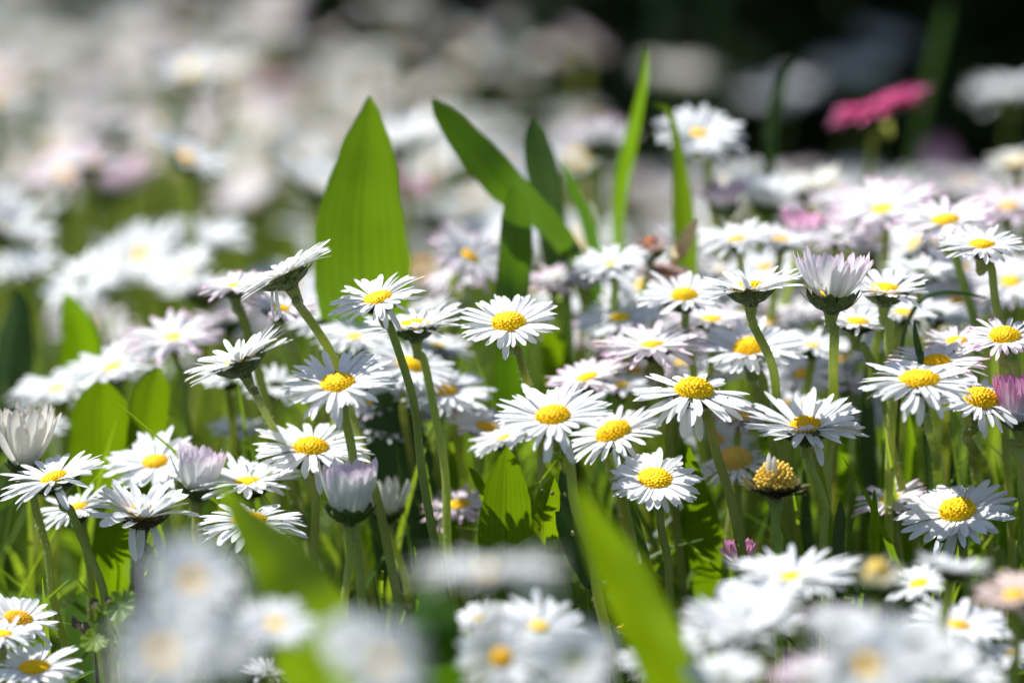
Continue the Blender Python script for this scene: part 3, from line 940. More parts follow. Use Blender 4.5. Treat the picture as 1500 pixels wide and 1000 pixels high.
def chickweed():
    """leafy green sprig between the two stems under the central daisy"""
    d = depth(2)
    rng = random.Random(3)
    top = P(815, 640, d)
    bot = P(822, 760, d)
    B0 = Vector((bot.x, bot.y, 0))
    root = bpy.data.objects.new('weed', None)
    COL.objects.link(root)
    root.location = B0
    tag(root, 'fine crinkled green sprig squeezed between the two stems under the central daisy', 'weed')
    path = catmull([top - B0, (top + bot) / 2 - B0 + Vector((.001, 0, 0)), bot - B0, Vector((0, .002, -.002))], 24)
    mb = MB()
    tube(mb, path, [.0005] * 25, 6)
    obj('stem', mb.mesh('stem', MAT['stem']), root)
    mb = MB()
    for k in range(90):
        p = path[rng.randrange(0, 17)]
        a = rng.random() * 6.28
        dr = Vector((math.cos(a), math.sin(a), rng.gauss(.4, .5))).normalized()
        sd = dr.cross(Vector((0, 0, 1))).normalized()
        L, W = .0022 * (.6 + rng.random() * .8), .0011
        nn = sd.cross(dr)
        mb.add([p, p + dr * L * .5 + sd * W * .5 + nn * .0002, p + dr * L, p + dr * L * .5 - sd * W * .5 + nn * .0002], [(0, 1, 2, 3)], None, [0, .6, 0, -.6])
    obj('foliage', mb.mesh('foliage', MAT['leaf']), root)


chickweed()

# ------------------------------------------------------------------ flowers that can be told apart in the photograph
# x, y of the yellow centre, spread, lean sideways, lean to the viewer, upward cup, blur, label
D = daisy
D(414, 396, 150, -27, -3, 14, 0, 'tall daisy tilted steeply with hairy green calyx showing before the broad upright leaf', [(438, 445), (487, 525, 2.5), (516, 605, 4), (548, 720, 3), (585, 880, 2)], droop=[(205, -55), (222, -62), (236, -35)], cal=.42)
D(348, 524, 150, -24, 2, 18, -1, 'tilted daisy with dark green cup below the tall steeply tilted daisy', [(375, 575), (408, 640, 5), (430, 700, 8), (446, 760, 8), (452, 900, 7)], npet=40, cal=.44)
D(552, 433, 136, -15, 24, 8, 0, 'daisy on a long slender bowed stem before the base of the broad upright leaf', [(575, 482), (603, 585), (620, 690), (637, 810)], droop=[(-75, -30), (-55, -60), (-45, -15)], npet=38)
D(607, 474, 152, -6, 3, 16, 3, 'daisy seen edge on with dark calyx behind the daisy on the bowed stem', [(618, 525), (638, 600), (650, 690), (658, 800)], npet=38, cal=.36)
D(494, 558, 158, -8, 36, 8, -2, 'open daisy with shaded upper petals crossed behind by a thick leaning stem', [(503, 592), (513, 650), (522, 760), (532, 900)], droop=[(-88, -35)], npet=54)
D(455, 652, 166, 2, 25, 4, 2, 'flat open daisy above the closed white bud, its large centre facing up', [(459, 700), (461, 790), (464, 900)], droop=[(-72, -40)], npet=42, rdf=.27, dome=.75)
D(745, 470, 140, -5, 38, 12, 1, 'central daisy on a pale straight stem, petals spread in a ragged fan', [(762, 520), (783, 600, 3), (794, 660, 4), (794, 740, 3)], npet=40, gap=[(130, 14)], rdf=.31, dome=.7)
D(810, 607, 165, -6, 32, 9, -2.5, 'full daisy with domed centre just below the central ragged daisy', [(828, 650), (842, 730), (862, 800), (876, 865)], droop=[(-100, -30), (-65, -50), (-52, -20)], npet=58, rdf=.27, dome=.9)
D(1017, 568, 172, 4, 22, -7, 0, 'daisy with drooping petals and tall flat topped centre above the round open daisy', [(1036, 612), (1058, 690), (1085, 795)], droop=[(-80, -75), (-100, -45), (-45, -25), (215, -40)], npet=34, rdf=.285, dome=1.0, curl=-8)
D(960, 697, 126, 2, 44, 4, 0, 'round open daisy facing the viewer beside the broad sharp edged leaf', [(966, 745), (974, 800), (982, 870)], npet=44, rdf=.36, dome=.45, pw=1.35, curl=-18)
D(897, 630, 140, -20, 27, 2, 3, 'slightly blurred daisy sloping down behind the full domed daisy', [(915, 690), (925, 760), (930, 860)], npet=34, rdf=.33, dome=.7, droop=[(-60, -25)])
D(1180, 622, 166, -3, 20, 18, 1, 'cupped daisy with dark calyx directly above the spent brown flower', [(1192, 690), (1208, 750), (1208, 810)], npet=44, rdf=.24, dome=.9, droop=[(-88, 8), (-70, -25)])
D(1347, 551, 166, 0, 22, 0, -2.5, 'flat daisy with wide golden centre lying before its pink tipped twin', [(1355, 600), (1364, 640, 4), (1376, 720, 9), (1384, 800, 9)], npet=36, rdf=.31, dome=.6, droop=[(-92, -45), (-112, -40), (-62, -30)])
D(1372, 528, 150, -3, 16, 6, 2, 'pink tipped daisy half hidden behind the flat daisy with wide golden centre', [(1383, 600, 3), (1390, 690, 8), (1394, 800, 8)], pet='b', npet=40, rdf=.24, dome=.8)
D(1437, 582, 136, 8, 27, 4, 0, 'daisy partly hidden by the pink bud at the edge', [(1418, 640, 1), (1442, 690, 6), (1460, 770, 8), (1468, 840, 7)], npet=32, rdf=.33, dome=.8, droop=[(-82, -50), (-60, -20)])
D(1472, 490, 118, -2, 30, 8, 1, 'lilac tipped daisy at the edge above the pink bud', [(1490, 545), (1496, 640)], pet='b', npet=36, rdf=.34, dome=.75)
D(1098, 418, 152, -4, 2, 18, 0, 'daisy seen from the side with dark green cup and one petal standing up', [(1112, 490), (1132, 545, 2), (1141, 600, 4), (1148, 720, 5)], npet=36, cal=.40, rdf=.3, droop=[(-95, 65), (-110, 48)])
D(1219, 428, 118, 2, 0, 56, 0, 'half closed pale lilac daisy shaped like a cup on a thick straight stem', [(1222, 490), (1222, 590, 4), (1215, 660, 5), (1211, 740, 4)], pet='f', npet=44, cal=.54, rdf=.40, plen=72, pw=1.05, jit=.6)
D(1297, 421, 116, 2, 18, 20, 3, 'daisy with cupped petals next to the half closed lilac cup', [(1303, 480), (1303, 540), (1304, 700)], npet=34, cal=.5, rdf=.34)
D(1385, 320, 146, -6, 22, 8, 8, 'blurred daisy high at right just above the topmost sharp one', [(1400, 380), (1425, 460), (1430, 560)], npet=36, pet='b', rdf=.25)
D(1438, 356, 122, 0, 22, 10, 3, 'topmost nearly sharp daisy at right on its own bare stem', [(1450, 390), (1461, 450), (1466, 520)], npet=42, rdf=.28, pet='w')
D(1292, 304, 156, -10, 32, 12, 13, 'large blurred blush daisy below the deep pink flower', pet='b', npet=48, rdf=.2)
D(1024, 194, 128, 6, 40, 10, 17, 'lone blurred white daisy high above the others on a thin stem', [(1034, 235), (1042, 290)], npet=30, rdf=.2, pw=1.3)
D(1288, 150, 150, -17, 4, 7, 27, 'deep pink flower seen edge on against the dark hedge', [(1280, 200), (1268, 270)], pet='d', disc='n', npet=36)
D(1474, 130, 124, -8, 2, 16, 46, 'blurred white flower at the edge beside the deep pink one', [(1478, 200)], npet=36, disc='n')
D(160, 274, 138, 2, 3, 42, 38, 'blurred pale pink cup shaped flower in the far white field', [(163, 330)], pet='l', disc='n', npet=44, plen=64)
D(1098, 508, 156, -4, 26, 12, 5, 'slightly blurred daisy below the side on daisy with dark green cup', [(1113, 545), (1125, 605)], npet=38, rdf=.27, dome=.8)
D(1003, 432, 130, -4, 26, 12, 6, 'slightly blurred daisy with bright centre beside the side on daisy with green cup', npet=32, rdf=.26, dome=.9)
D(955, 504, 156, -6, 12, 10, 5, 'blush daisy with dark calyx above the drooping petalled daisy', [(968, 545), (976, 620)], pet='b', npet=40, rdf=.2, cal=.34)
D(860, 551, 122, -14, 18, 10, 6, 'pink tipped blurred daisy behind the full domed daisy', pet='b', npet=38, rdf=.24)
D(908, 562, 90, -6, 14, 8, 9, 'small white blurred daisy tucked under the blush daisy', disc='y', npet=34)
D(908, 463, 128, -8, 28, 8, 10, 'blurred white daisy with pale orange centre beside the bright centred one', npet=36, rdf=.24)
D(1043, 466, 118, 2, 14, 12, 8, 'blurred blush daisy crowded between the side on daisy and the blush one', pet='b', npet=36, rdf=.24)
D(1075, 672, 112, -10, 24, -8, 5, 'blurred daisy with large tan dome beside the spent brown flower', disc='t', npet=26, rdf=.42, dome=1.0)
D(1085, 607, 90, 4, 22, 8, 6, 'small blurred daisy behind the stem of the drooping petalled daisy', pet='l', npet=30, rdf=.32)
D(1160, 590, 86, 0, 22, 8, 8, 'blurred daisy peeping over the cupped daisy above the spent flower', npet=30, rdf=.3)
D(1256, 469, 104, 3, 16, 12, 4, 'small daisy between the half closed lilac cup and its cupped neighbour', [(1268, 510), (1290, 565), (1310, 660)], npet=30, rdf=.3)
D(1325, 457, 90, 8, 20, 10, 7, 'blurred daisy behind the cupped neighbour of the lilac cup', npet=30, rdf=.3)
D(1303, 728, 112, -18, 20, 8, 4, 'blurred pink tipped daisy behind the small bright pointed blade', [(1312, 765), (1316, 840)], pet='b', npet=36, rdf=.25)
D(1402, 746, 166, -10, 34, 5, 1, 'white daisy with bluish shaded petals low at right', [(1412, 800), (1418, 880)], npet=34, rdf=.28, dome=.85, pw=1.25, gap=[(200, 10)])
D(1401, 497, 90, -4, 24, 8, 4, 'blush daisy half hidden behind the lilac tipped daisy', pet='b', npet=36, rdf=.32)
D(1136, 702, 96, 0, 10, 78, -2, 'spent flower with brown bracts, bare golden dome and one withered petal left', [(1136, 742), (1138, 800), (1140, 900)], pet='c', disc='s', form='spent', npet=30, gap=[(258, 337)], rdf=.41, plen=48, name='spent_daisy', cat='spent daisy')
D(1085, 812, 46, 0, 2, 66, 1, 'small deep pink bud behind the thin stem under the spent flower', pet='p', disc='n', form='closed', npet=22, plen=34, name='daisy_bud', cat='daisy bud', pw=1.5)
D(1490, 604, 56, -6, 2, 74, 0, 'pink and white closed bud with dark calyx cut by the edge', [(1478, 650), (1500, 690), (1512, 760)], pet='p', disc='n', form='closed', npet=44, plen=70, name='daisy_bud', cat='daisy bud', pw=.75)
D(714, 624, 112, 14, 26, 14, 7, 'blurred lilac daisy with orange centre behind the full domed daisy', pet='b', disc='o', npet=38, rdf=.3)
D(738, 640, 100, -20, 14, 6, 5, 'white daisy half covered by the full domed daisy', npet=38, disc='y', rdf=.22)
D(602, 532, 136, 16, 30, 4, 7, 'blurred daisy with deep yellow centre under the edge on daisy', npet=36, rdf=.26, dome=.8)
D(650, 569, 140, 6, 30, 6, 7, 'blurred white daisy sloping beside the deep yellow centred one', npet=38, rdf=.24, dome=.8)
D(672, 737, 110, -10, 24, 4, 7, 'blurred white daisy low beside the sharp bright leaf', [(680, 790)], npet=30, rdf=.26, pet='l')
D(568, 745, 70, -6, 16, 60, 6, 'blurred spent tan flower behind the closed white bud', disc='t', pet='c', npet=10, rdf=.5, dome=1.2, name='spent_daisy', cat='spent daisy')
D(512, 724, 98, 0, 4, 72, -3, 'closed white bud with pink tips and dark calyx on a stout stem', [(512, 790), (508, 850), (505, 930)], pet='f', disc='n', form='closed', npet=30, plen=70, name='daisy_bud', cat='daisy bud', pw=1.35, cal=.56, jit=.6)
D(227, 674, 144, -5, 34, 5, 5, 'round white daisy with small yellow centre below the blurred slope of flowers', [(240, 720), (246, 790)], npet=36, rdf=.24, pw=1.2)
D(361, 703, 158, -6, 14, 12, 3, 'white daisy behind the tip of the blurred slanting leaf', npet=40, rdf=.22)
D(366, 757, 158, 0, 16, -4, 0, 'lower white daisy cut in two by the blurred slanting leaf', [(370, 800), (375, 880)], npet=36, rdf=.28, droop=[(-80, -40), (-60, -30)])
D(292, 697, 80, 6, 4, 70, 3, 'closed pinkish daisy beside the white daisy behind the leaf tip', [(286, 740), (290, 800)], pet='f', disc='n', form='closed', npet=34, plen=60, name='daisy_bud', cat='daisy bud', pw=1.2, jit=.8)
D(208, 752, 140, 2, 6, 30, 0, 'wilted daisy with twisted drooping petals on a purplish stem', [(206, 805), (206, 850), (206, 930)], npet=30, rdf=.22, disc='o', dome=1.5, jit=2.4, pw=1.25, droop=[(-128, -70), (-86, -82), (-40, -58)], stemmat='purplestem', calyx='browncalyx')
D(78, 697, 152, -18, 14, 10, 0, 'tilted daisy on a long curved stem low at left', [(103, 750), (138, 825), (156, 900), (166, 990)], npet=36, rdf=.24, droop=[(-78, -28), (205, -14)])
D(36, 664, 72, 0, 2, 76, 2, 'withered half closed white daisy with dark calyx at the left edge', [(46, 712), (62, 780), (78, 870)], pet='c', disc='o', form='closed', npet=34, plen=84, jit=1.7, pw=1.1, name='daisy_bud', cat='daisy bud')
D(112, 741, 116, -16, 16, 6, 4, 'white daisy partly hidden behind the tilted daisy at left', npet=34, rdf=.26)
D(27, 904, 112, 10, 26, 14, -2, 'daisy with golden centre and bluish shaded petals at the left edge', npet=26, disc='o', rdf=.34, pw=1.5, dome=.7)
D(4, 926, 92, 4, 18, 4, -4, 'white daisy cut by the left edge beside the golden centred one', npet=34)
D(50, 974, 136, -3, 26, 6, -4, 'open white daisy in the lower left corner', npet=36, rdf=.3, dome=.5, pw=1.2)
D(252, 493, 140, -8, 22, 10, 11, 'blurred pink tipped daisy at the top of the slope of flowers', [(264, 545), (274, 615)], pet='b', npet=42, rdf=.2, cal=.3)
D(165, 535, 150, -16, 20, 8, 13, 'blurred white daisy in the middle of the slope of flowers', npet=40, rdf=.2)
D(84, 566, 142, -14, 16, 8, 15, 'blurred white daisy lowest on the slope at left', npet=40, rdf=.2)
D(60, 622, 86, 6, 10, 10, 11, 'blurred white flower under the lowest daisy of the slope', npet=34, disc='n')
D(341, 418, 96, -10, 14, 12, 6, 'blurred daisy just behind the tall steeply tilted daisy', [(352, 455), (362, 492)], pet='b', npet=34, rdf=.22, cal=.4)
D(411, 450, 104, 10, 18, 10, 6, 'blurred blush daisy under the tall steeply tilted daisy', [(425, 500), (440, 545)], pet='b', npet=34, rdf=.26)
D(335, 552, 90, -4, 12, 8, 8, 'blurred white daisy under the tilted daisy with dark green cup', npet=34, disc='n')
D(405, 560, 110, 6, 20, 6, 10, 'blurred white daisy between the tilted one and the shaded petalled one', npet=36, disc='n')
D(348, 625, 84, 0, 14, 8, 11, 'soft white daisy behind the lower stem of the tilted daisy', npet=34, disc='n')
D(470, 470, 104, 6, 24, 6, 10, 'soft white daisy behind the thick leaning stem', npet=36, disc='n')
D(520, 492, 120, -2, 20, 8, 9, 'soft white daisy between the leaning stem and the bowed stem', npet=36, rdf=.2)
D(524, 455, 80, 4, 20, 8, 11, 'soft white daisy under the daisy on the bowed stem', npet=34, rdf=.2)
D(690, 374, 128, 34, 34, 8, 13, 'blurred blush daisy leaning right beside the broad upright leaf', pet='b', disc='o', npet=40, rdf=.24)
D(665, 408, 90, -10, 20, 8, 14, 'blurred pale pink flower under the blush daisy leaning right', pet='b', npet=34, disc='n')
D(812, 408, 104, -6, 14, 14, 12, 'blurred white flower right of the upright strap leaves', pet='l', npet=36, disc='n')
D(858, 400, 100, 4, 20, 12, 13, 'blurred blush flower between the strap leaves and the rusty spent flower', pet='b', npet=36, disc='n')
D(896, 386, 110, -8, 22, 10, 10, 'blurred white daisy touching the rusty spent flower', npet=36, rdf=.18)
D(952, 362, 84, 2, 14, 62, 11, 'blurred rusty brown spent flower with withered petals', disc='r', pet='v', npet=9, plen=22, rdf=.42, dome=1.2, name='spent_daisy', cat='spent daisy')
D(975, 398, 88, 8, 20, 6, 11, 'dull mauve withered flower under the rusty spent one', pet='v', disc='r', npet=30, rdf=.3, name='spent_daisy', cat='spent daisy')
D(1080, 348, 118, -8, 16, 10, 11, 'blurred white daisy with orange centre beneath the pink withered flowers', npet=32, disc='o', rdf=.24)
D(1143, 348, 110, 2, 14, 10, 12, 'blurred daisy with orange centre next to the magenta patch', npet=32, disc='o', rdf=.26)
D(1172, 338, 84, 8, 6, 44, 13, 'blurred magenta and pink cup flower right of the orange centred daisy', pet='p', npet=20, disc='n', plen=40)
D(1062, 300, 90, -6, 10, 52, 17, 'blurred pale pinkish closed flower above the orange centred daisies', pet='l', npet=30, disc='n', plen=44)
D(1120, 296, 96, 8, 10, 40, 18, 'blurred white cup flower above the orange centred daisies', npet=36, disc='n')
D(1184, 276, 108, -6, 8, 30, 20, 'blurred cream white flower below the pale shaded blooms', pet='c', npet=36, disc='n')
D(1230, 296, 96, 4, 12, 16, 16, 'blurred white flower touching the large blush daisy', pet='b', npet=36, disc='n')
D(1478, 300, 120, -6, 22, 10, 17, 'blurred lilac daisy with tan centre near the upper right edge', pet='l', disc='o', npet=36, rdf=.24)
D(1490, 236, 90, -8, 10, 24, 24, 'blurred spent tan flower at the upper right edge', pet='c', disc='t', npet=26, rdf=.4, name='spent_daisy', cat='spent daisy')
D(1225, 345, 96, -4, 16, 10, 12, 'blurred white daisy under the large blush daisy', pet='b', npet=36, disc='n')
D(1350, 395, 110, 4, 16, 12, 9, 'blurred white daisy between the cupped daisy and the topmost one', npet=36, disc='n')
D(1190, 505, 108, 4, 14, 10, 9, 'blurred white daisy behind the thick straight stem', npet=36, disc='y', rdf=.2)
D(1372, 455, 110, 6, 14, 10, 10, 'blurred white flower behind the level grass blade', npet=36, disc='n')
D(1045, 540, 100, -4, 14, 6, 9, 'blurred white daisy behind the drooping petalled daisy', npet=34, disc='n')
D(1240, 560, 84, 4, 14, 8, 11, 'blurred pale flower between the thick straight stem and the flat daisy', pet='l', npet=34, disc='n')
D(926, 918, 44, 4, 20, -4, 0, 'tiny daisy losing its petals beside the large blurred leaf', npet=16, rdf=.8, dome=.5, gap=[(20, 140)])
D(1290, 445, 90, 0, 20, 10, 8, 'blurred daisy directly under the cupped neighbour of the lilac cup', npet=32, disc='n')
D(1252, 112, 120, 0, 10, 30, 69, 'dim pale flower in the hedge shade above the deep pink one', npet=30, disc='n')
D(1300, 62, 96, 10, 10, 20, 70, 'faint greyish flower highest in the hedge shade at right', npet=30, disc='n')
D(1140, 145, 120, -6, 10, 30, 68, 'dim pale flower in the hedge shade behind the thin arching blade', npet=30, disc='n')
D(992, 108, 110, 4, 10, 20, 68, 'dim brownish flower in the hedge shade above the lone white daisy', npet=30, pet='c', disc='n')
D(785, 12, 120, 4, 10, 20, 86, 'dim mauve flower before the dark hedge at the top of the field', npet=30, pet='l', disc='n')
rc_ = random.Random(41)
for x, y, b in [(1010, 480, 9), (985, 455, 11), (1060, 440, 10), (1130, 470, 9), (1165, 455, 10), (1245, 440, 10), (1000, 530, 8), (930, 540, 10), (880, 500, 10), (850, 480, 12), (830, 455, 13), (1175, 545, 7), (1050, 640, 8), (1235, 520, 9), 
                (1400, 440, 9), (1480, 410, 8), (1265, 600, 9), (1410, 390, 10), (1340, 355, 11), (1290, 350, 12), (1010, 360, 13), (940, 415, 12), (1120, 390, 11), (1055, 395, 12)]:
    daisy(x, y, rc_.uniform(96, 138), rc_.gauss(0, 14), rc_.gauss(24, 16), rc_.uniform(4, 24), b + 4, 'soft white or blush daisy packed in the crowd behind the sharp flowers at right', pet=rc_.choice('wwwbf'), disc=rc_.choice('yyno'), npet=34, rdf=.22)
for x, y, b in [(560, 500, 12), (585, 470, 13), (545, 585, 9), (640, 505, 10), (610, 600, 10), (560, 620, 9), (500, 440, 14), (640, 450, 14)]:
    daisy(x, y, rc_.uniform(104, 140), rc_.gauss(0, 8), rc_.gauss(22, 8), rc_.uniform(6, 14), b, 'soft white daisy packed behind the two tall leaning stems', pet=rc_.choice('wwwf'), disc=rc_.choice('yynn'), npet=34, rdf=.22)
for x, y, b in [(40, 392, 20), (120, 410, 19), (165, 400, 22), (205, 372, 23), (270, 400, 18), (300, 352, 24), (300, 430, 14), (330, 470, 12)]:
    daisy(x, y, rc_.uniform(100, 130), rc_.gauss(-4, 14), rc_.gauss(18, 20), rc_.uniform(6, 24), b + 5, 'soft blurred white daisy in the band above the slope of flowers', pet=rc_.choice('wwwwb'), disc=rc_.choice('oynn'), npet=34, rdf=.2)
# in front of the sharp row
D(240, 955, 165, 0, 74, 12, -62, 'very blurred large white daisy close to the lens at lower left', npet=30, rdf=.22, jit=2.4)
D(284, 850, 150, 12, 72, 10, -50, 'very blurred white daisy with deep yellow centre above the large close one', npet=30, rdf=.22)
D(404, 912, 120, 8, 40, 8, -30, 'soft blurred white daisy beside the base of the blurred slanting leaf', npet=34, rdf=.24)
D(562, 966, 136, 6, 74, 12, -60, 'very blurred bluish white daisy close to the lens between two leaves', npet=28, rdf=.22, jit=2.6)
D(716, 834, 215, 0, -7, 8, -46, 'very blurred daisy seen edge on below the sharp bright leaf', npet=36, rdf=.22)
D(788, 915, 150, 6, 34, 6, -15, 'soft white daisy with yellow centre low in the middle', npet=34, rdf=.22)
D(700, 905, 84, -14, 16, 14, -14, 'small soft white daisy beside the low middle one', npet=30, rdf=.2)
D(735, 962, 130, 0, 88, 6, -22, 'soft shaded daisy under the low middle daisy', npet=32, rdf=.26, disc='o')
D(842, 965, 120, 10, 88, 8, -40, 'blurred bluish white daisy right of the low middle one', npet=32, disc='n')
D(1160, 842, 192, -2, 10, 12, -12, 'wide soft white daisy seen edge on under the spent brown flower', npet=40, rdf=.2)
D(1082, 925, 160, 0, 14, 30, -18, 'soft white cup shaped daisy under the wide edge on one', npet=40, rdf=.2, plen=84)
D(1286, 842, 78, 6, 14, 50, -20, 'blurred spent flower with golden dome turning brown', disc='t', pet='c', npet=14, rdf=.72, dome=1.2, name='spent_daisy', cat='spent daisy')
D(1346, 852, 96, -14, 24, 10, -9, 'soft white daisy with pale golden centre behind the cupped white one', npet=24, rdf=.3, pw=1.3)
D(1396, 832, 110, 10, -6, 20, -16, 'soft white daisy turned away showing its pale cup', npet=40, disc='n')
D(1486, 868, 124, -8, 24, 16, -18, 'faded pinkish brown daisy with orange centre at the right edge', pet='e', disc='o', npet=34, rdf=.28)
D(1270, 977, 190, -4, 74, 10, -46, 'very blurred large bluish white daisy at the lower right', npet=30, rdf=.2, jit=2.4)
D(1405, 913, 150, 8, 20, 8, -11, 'soft white daisy with golden centre above the large blurred one', npet=28, rdf=.22, disc='o', pw=1.2)
D(952, 968, 96, 8, 26, 4, -14, 'soft white daisy with yellow edge beside the base of the large blurred leaf', npet=32, rdf=.3)
D(1185, 985, 110, -10, 14, 16, -30, 'blurred pale pink daisy cut by the lower edge', pet='l', npet=34, disc='n')
D(1030, 935, 90, -10, 18, 10, -20, 'soft white daisy left of the cup shaped one', npet=34, disc='n')
D(1420, 985, 110, 6, 14, 10, -20, 'soft white daisy cut by the lower right corner', npet=34, disc='n')
D(392, 985, 74, 4, 8, 20, -6, 'small withered white flower under the soft blurred daisy', npet=24, disc='n', jit=2.2)
D(1480, 955, 90, -6, 16, 6, -12, 'soft white daisy low at the right edge under the faded pinkish one', npet=30, rdf=.26)


D(335, 945, 90, 14, 80, 10, -52, 'very blurred bluish white daisy between the large close one and the slanting leaf', npet=34, disc='n')
D(512, 935, 84, -14, 80, 12, -50, 'very blurred bluish white daisy against the base of the slanting leaf', npet=34, disc='n')
D(1112, 880, 120, -8, 16, 14, -16, 'soft white daisy between the wide edge on one and the cup shaped one', npet=36, disc='n')
D(1235, 915, 120, 6, 26, 12, -34, 'blurred pale daisy under the golden spent flower', npet=34, disc='n', pet='f')
D(1340, 935, 120, 8, 34, 10, -36, 'blurred bluish daisy under the soft pale golden centred one', npet=34, disc='n')
D(1060, 985, 120, -6, 20, 14, -26, 'soft white daisy at the lower edge under the cup shaped one', npet=34, disc='n')
D(1385, 965, 110, 0, 30, 10, -30, 'blurred white daisy at the lower edge beside the very blurred large one', npet=34, disc='n')

# ------------------------------------------------------------------ the blurred field behind
def far_meshes(seed, pet, disc, cup, npet):
    rng = random.Random(seed)
    R = 0.011
    rd = R * .25
    mbp, mbd, mbc = MB(), MB(), MB()
    L = (R - rd * .8) / math.cos(R_(cup))
    for i in range(npet):
        az = 2 * math.pi * (i + rng.gauss(0, .2)) / npet
        petal_strip(mbp, rng, az, rd * .8, .0002, L * (1 + rng.gauss(0, .07)), L * .24, R_(cup + rng.gauss(0, 6)), R_(rng.gauss(-10, 9)), rng.gauss(0, .2), 4, 3)
    disc_mesh(mbd, rng, rd, rd * .6, 40, 5, 14, .05)
    calyx_mesh(mbc, rng, .0012, R * .36, R * .22, 9, .5, .3)
    return mbp.mesh('petal_ring', MAT[pet]), mbd.mesh('disc', MAT[disc]), mbc.mesh('calyx', MAT['calyx'])


VAR = [far_meshes(100 + i, p, dd, c, n) for i, (p, dd, c, n) in enumerate(
    [('w', 'y', 8, 34), ('w', 'y', 14, 34), ('w', 'o', 2, 30), ('w', 'y', 30, 34), ('b', 'y', 12, 30), ('b', 'o', 30, 30), ('l', 'y', 18, 30), ('c', 'o', 20, 26), ('p', 'y', 40, 30)])]
WEIGHT = [24, 22, 7, 14, 8, 2, 7, 2, 1]
LOOK = ['white', 'white', 'white', 'white', 'blush', 'blush', 'lilac tinged', 'cream', 'pink']
STEMS = []
for i in range(4):
    rng = random.Random(900 + i)
    mb = MB()
    tube(mb, catmull([Vector((0, 0, -.02)), Vector((rng.gauss(0, .002), rng.gauss(0, .002), .5)), Vector((0, 0, .97))], 8), [.0011, .0011, .001, .001, .001, .001, .0011, .0013, .0016], 6)
    STEMS.append(mb.mesh('stem', MAT['stem']))


def pixel_of(p):
    v = p - CAM
    d = v.dot(FWD)
    return 750 + FPX * v.x / d, 500 - FPX * v.dot(UPV) / d, d


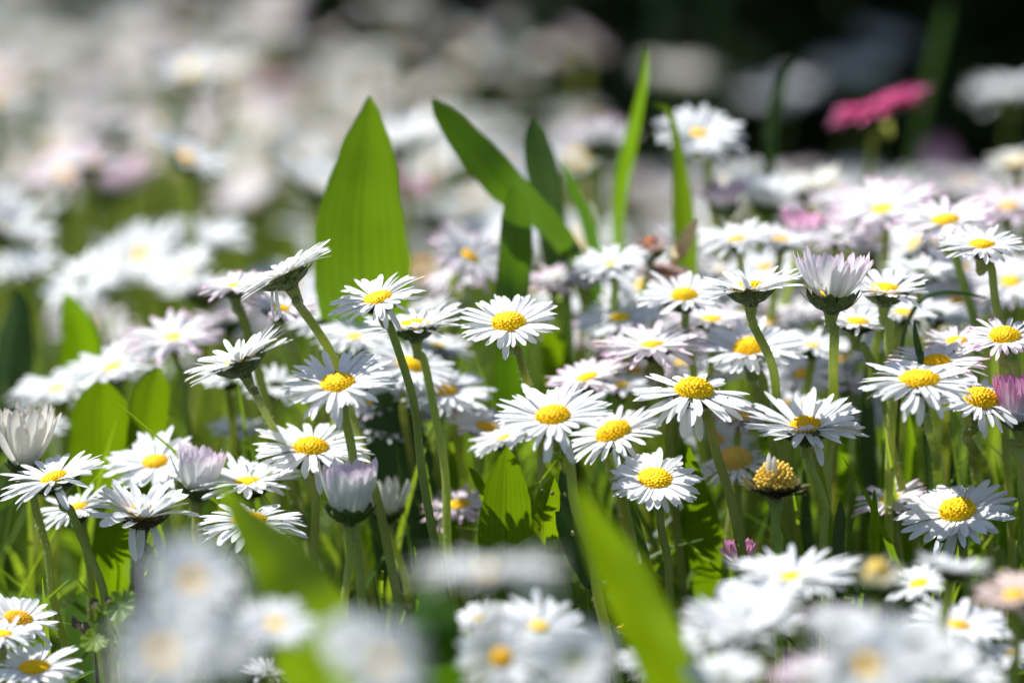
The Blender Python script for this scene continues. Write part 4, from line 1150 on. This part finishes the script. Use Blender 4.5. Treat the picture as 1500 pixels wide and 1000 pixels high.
def field():
    rng = random.Random(77)
    spots = []
    tries = 0
    while tries < 60000 and len(spots) < 900:
        tries += 1
        y = math.sqrt(1.30 ** 2 + rng.random() * (3.35 ** 2 - 1.30 ** 2))
        x = (rng.random() * 2 - 1) * 0.165 * y
        if y > hedge_at(x) - 0.03:
            continue
        z = rng.gauss(.084, .018)
        z = min(max(z, .045), .125)
        px, py, d = pixel_of(Vector((x, y, z)))
        nz = math.sin(x * 31 + 1.7 * math.sin(y * 9)) + math.sin(y * 17 + x * 23) + .6 * math.sin(x * 71 - y * 13)
        if nz < .05 and rng.random() < .9:
            continue
        # thinner on the shaded side near the hedge
        if px > 880 and (py < 262 or rng.random() < .4):
            continue
        if y > 1.85 and rng.random() < (.42 if y < 2.1 else .85):
            continue
        if px < 470 and py > 255 and rng.random() < .6:
            continue
        if 430 < px < 640 and py > 300 and d < 1.45:
            continue
        if any((x - a) ** 2 + (y - b) ** 2 < .0245 ** 2 for a, b, *_ in spots):
            continue
        spots.append((x, y, z, px, py, d))
    spots.sort(key=lambda s: s[5])
    inview = [s for s in spots if -60 < s[3] < 1560 and s[4] > -40]
    singles = inview[:105]
    rest = [s for s in spots if s not in singles]
    for (x, y, z, px, py, d) in singles:
        k = rng.choices(range(len(VAR)), WEIGHT)[0]
        if px > 800 and k == 8:
            k = 0
        root = bpy.data.objects.new('daisy', None)
        COL.objects.link(root)
        root.location = (x, y, 0)
        root.empty_display_size = .005
        where = ('in the far field left of the broad upright leaf' if px < 460 else 'in the far field behind the upright strap leaves' if px < 900 else 'in the thin far field before the dark hedge')
        near = 'blurred' if d < 1.7 else 'very blurred'
        tag(root, f'{near} {LOOK[k]} daisy {where}', 'daisy', f'{LOOK[k]} daisies {where}' if False else MEADOW)
        s = rng.uniform(.82, 1.16)
        M, n = head_matrix(Vector((0, 0, z)), rng.gauss(0, 20), rng.gauss(4, 27))
        M = M @ Matrix.Rotation(rng.random() * 6.28, 4, 'Z') @ Matrix.Scale(s, 4)
        st = obj('stem', STEMS[rng.randrange(4)], root)
        st.scale = (1, 1, z)
        obj('petal_ring', VAR[k][0], root, M)
        obj('disc', VAR[k][1], root, M)
        obj('calyx', VAR[k][2], root, M)
    # the rest of the field as one mass
    V, F, T, U, MI = [], [], [], [], []
    off = 0
    cache = {}
    slots = ['w', 'b', 'l', 'c', 'p', 'y', 'o', 'stem']
    for (x, y, z, px, py, d) in rest:
        k = rng.choices(range(len(VAR)), WEIGHT)[0]
        s = rng.uniform(.82, 1.16)
        M, n = head_matrix(Vector((x, y, z)), rng.gauss(0, 20), rng.gauss(4, 27))
        M = np.array(M @ Matrix.Rotation(rng.random() * 6.28, 4, 'Z') @ Matrix.Scale(s, 4))
        parts = [(VAR[k][0], M), (VAR[k][1], M), (STEMS[rng.randrange(4)], np.array(Matrix.Translation((x, y, 0)) @ Matrix.Diagonal((1, 1, z, 1))))]
        for me, mm in parts:
            if me.name not in cache:
                co = np.empty(len(me.vertices) * 3, dtype=np.float64)
                me.vertices.foreach_get('co', co)
                fv = np.empty(len(me.polygons) * 4, dtype=np.int64)
                me.polygons.foreach_get('vertices', fv)
                tt = np.empty(len(me.vertices), dtype=np.float32)
                me.attributes['t'].data.foreach_get('value', tt)
                uu = np.empty(len(me.vertices), dtype=np.float32)
                me.attributes['u'].data.foreach_get('value', uu)
                slot = [kk for kk in slots if MAT[kk] == me.materials[0]][0]
                cache[me.name] = (co.reshape(-1, 3), fv.reshape(-1, 4), tt, uu, slots.index(slot))
            co, fv, tt, uu, sl = cache[me.name]
            V.append(co @ mm[:3, :3].T + mm[:3, 3])
            F.append(fv + off)
            T.append(tt)
            U.append(uu)
            MI.append(np.full(len(fv), sl, dtype=np.int32))
            off += len(co)
    me = bpy.data.meshes.new('daisy_mass')
    me.from_pydata(np.concatenate(V).tolist(), [], np.concatenate(F).tolist())
    for nm, arr in (('t', T), ('u', U)):
        a = me.attributes.new(nm, 'FLOAT', 'POINT')
        a.data.foreach_set('value', np.concatenate(arr))
    for s_ in slots:
        me.materials.append(MAT[s_])
    me.polygons.foreach_set('material_index', np.concatenate(MI))
    me.polygons.foreach_set('use_smooth', [True] * len(me.polygons))
    me.update()
    tag(obj('daisy_mass', me), 'blurred mass of white and pink daisies filling the far end of the field', 'daisies', kind='stuff')
    print('FIELD', len(spots), len(inview), len(singles), len(rest))


field()
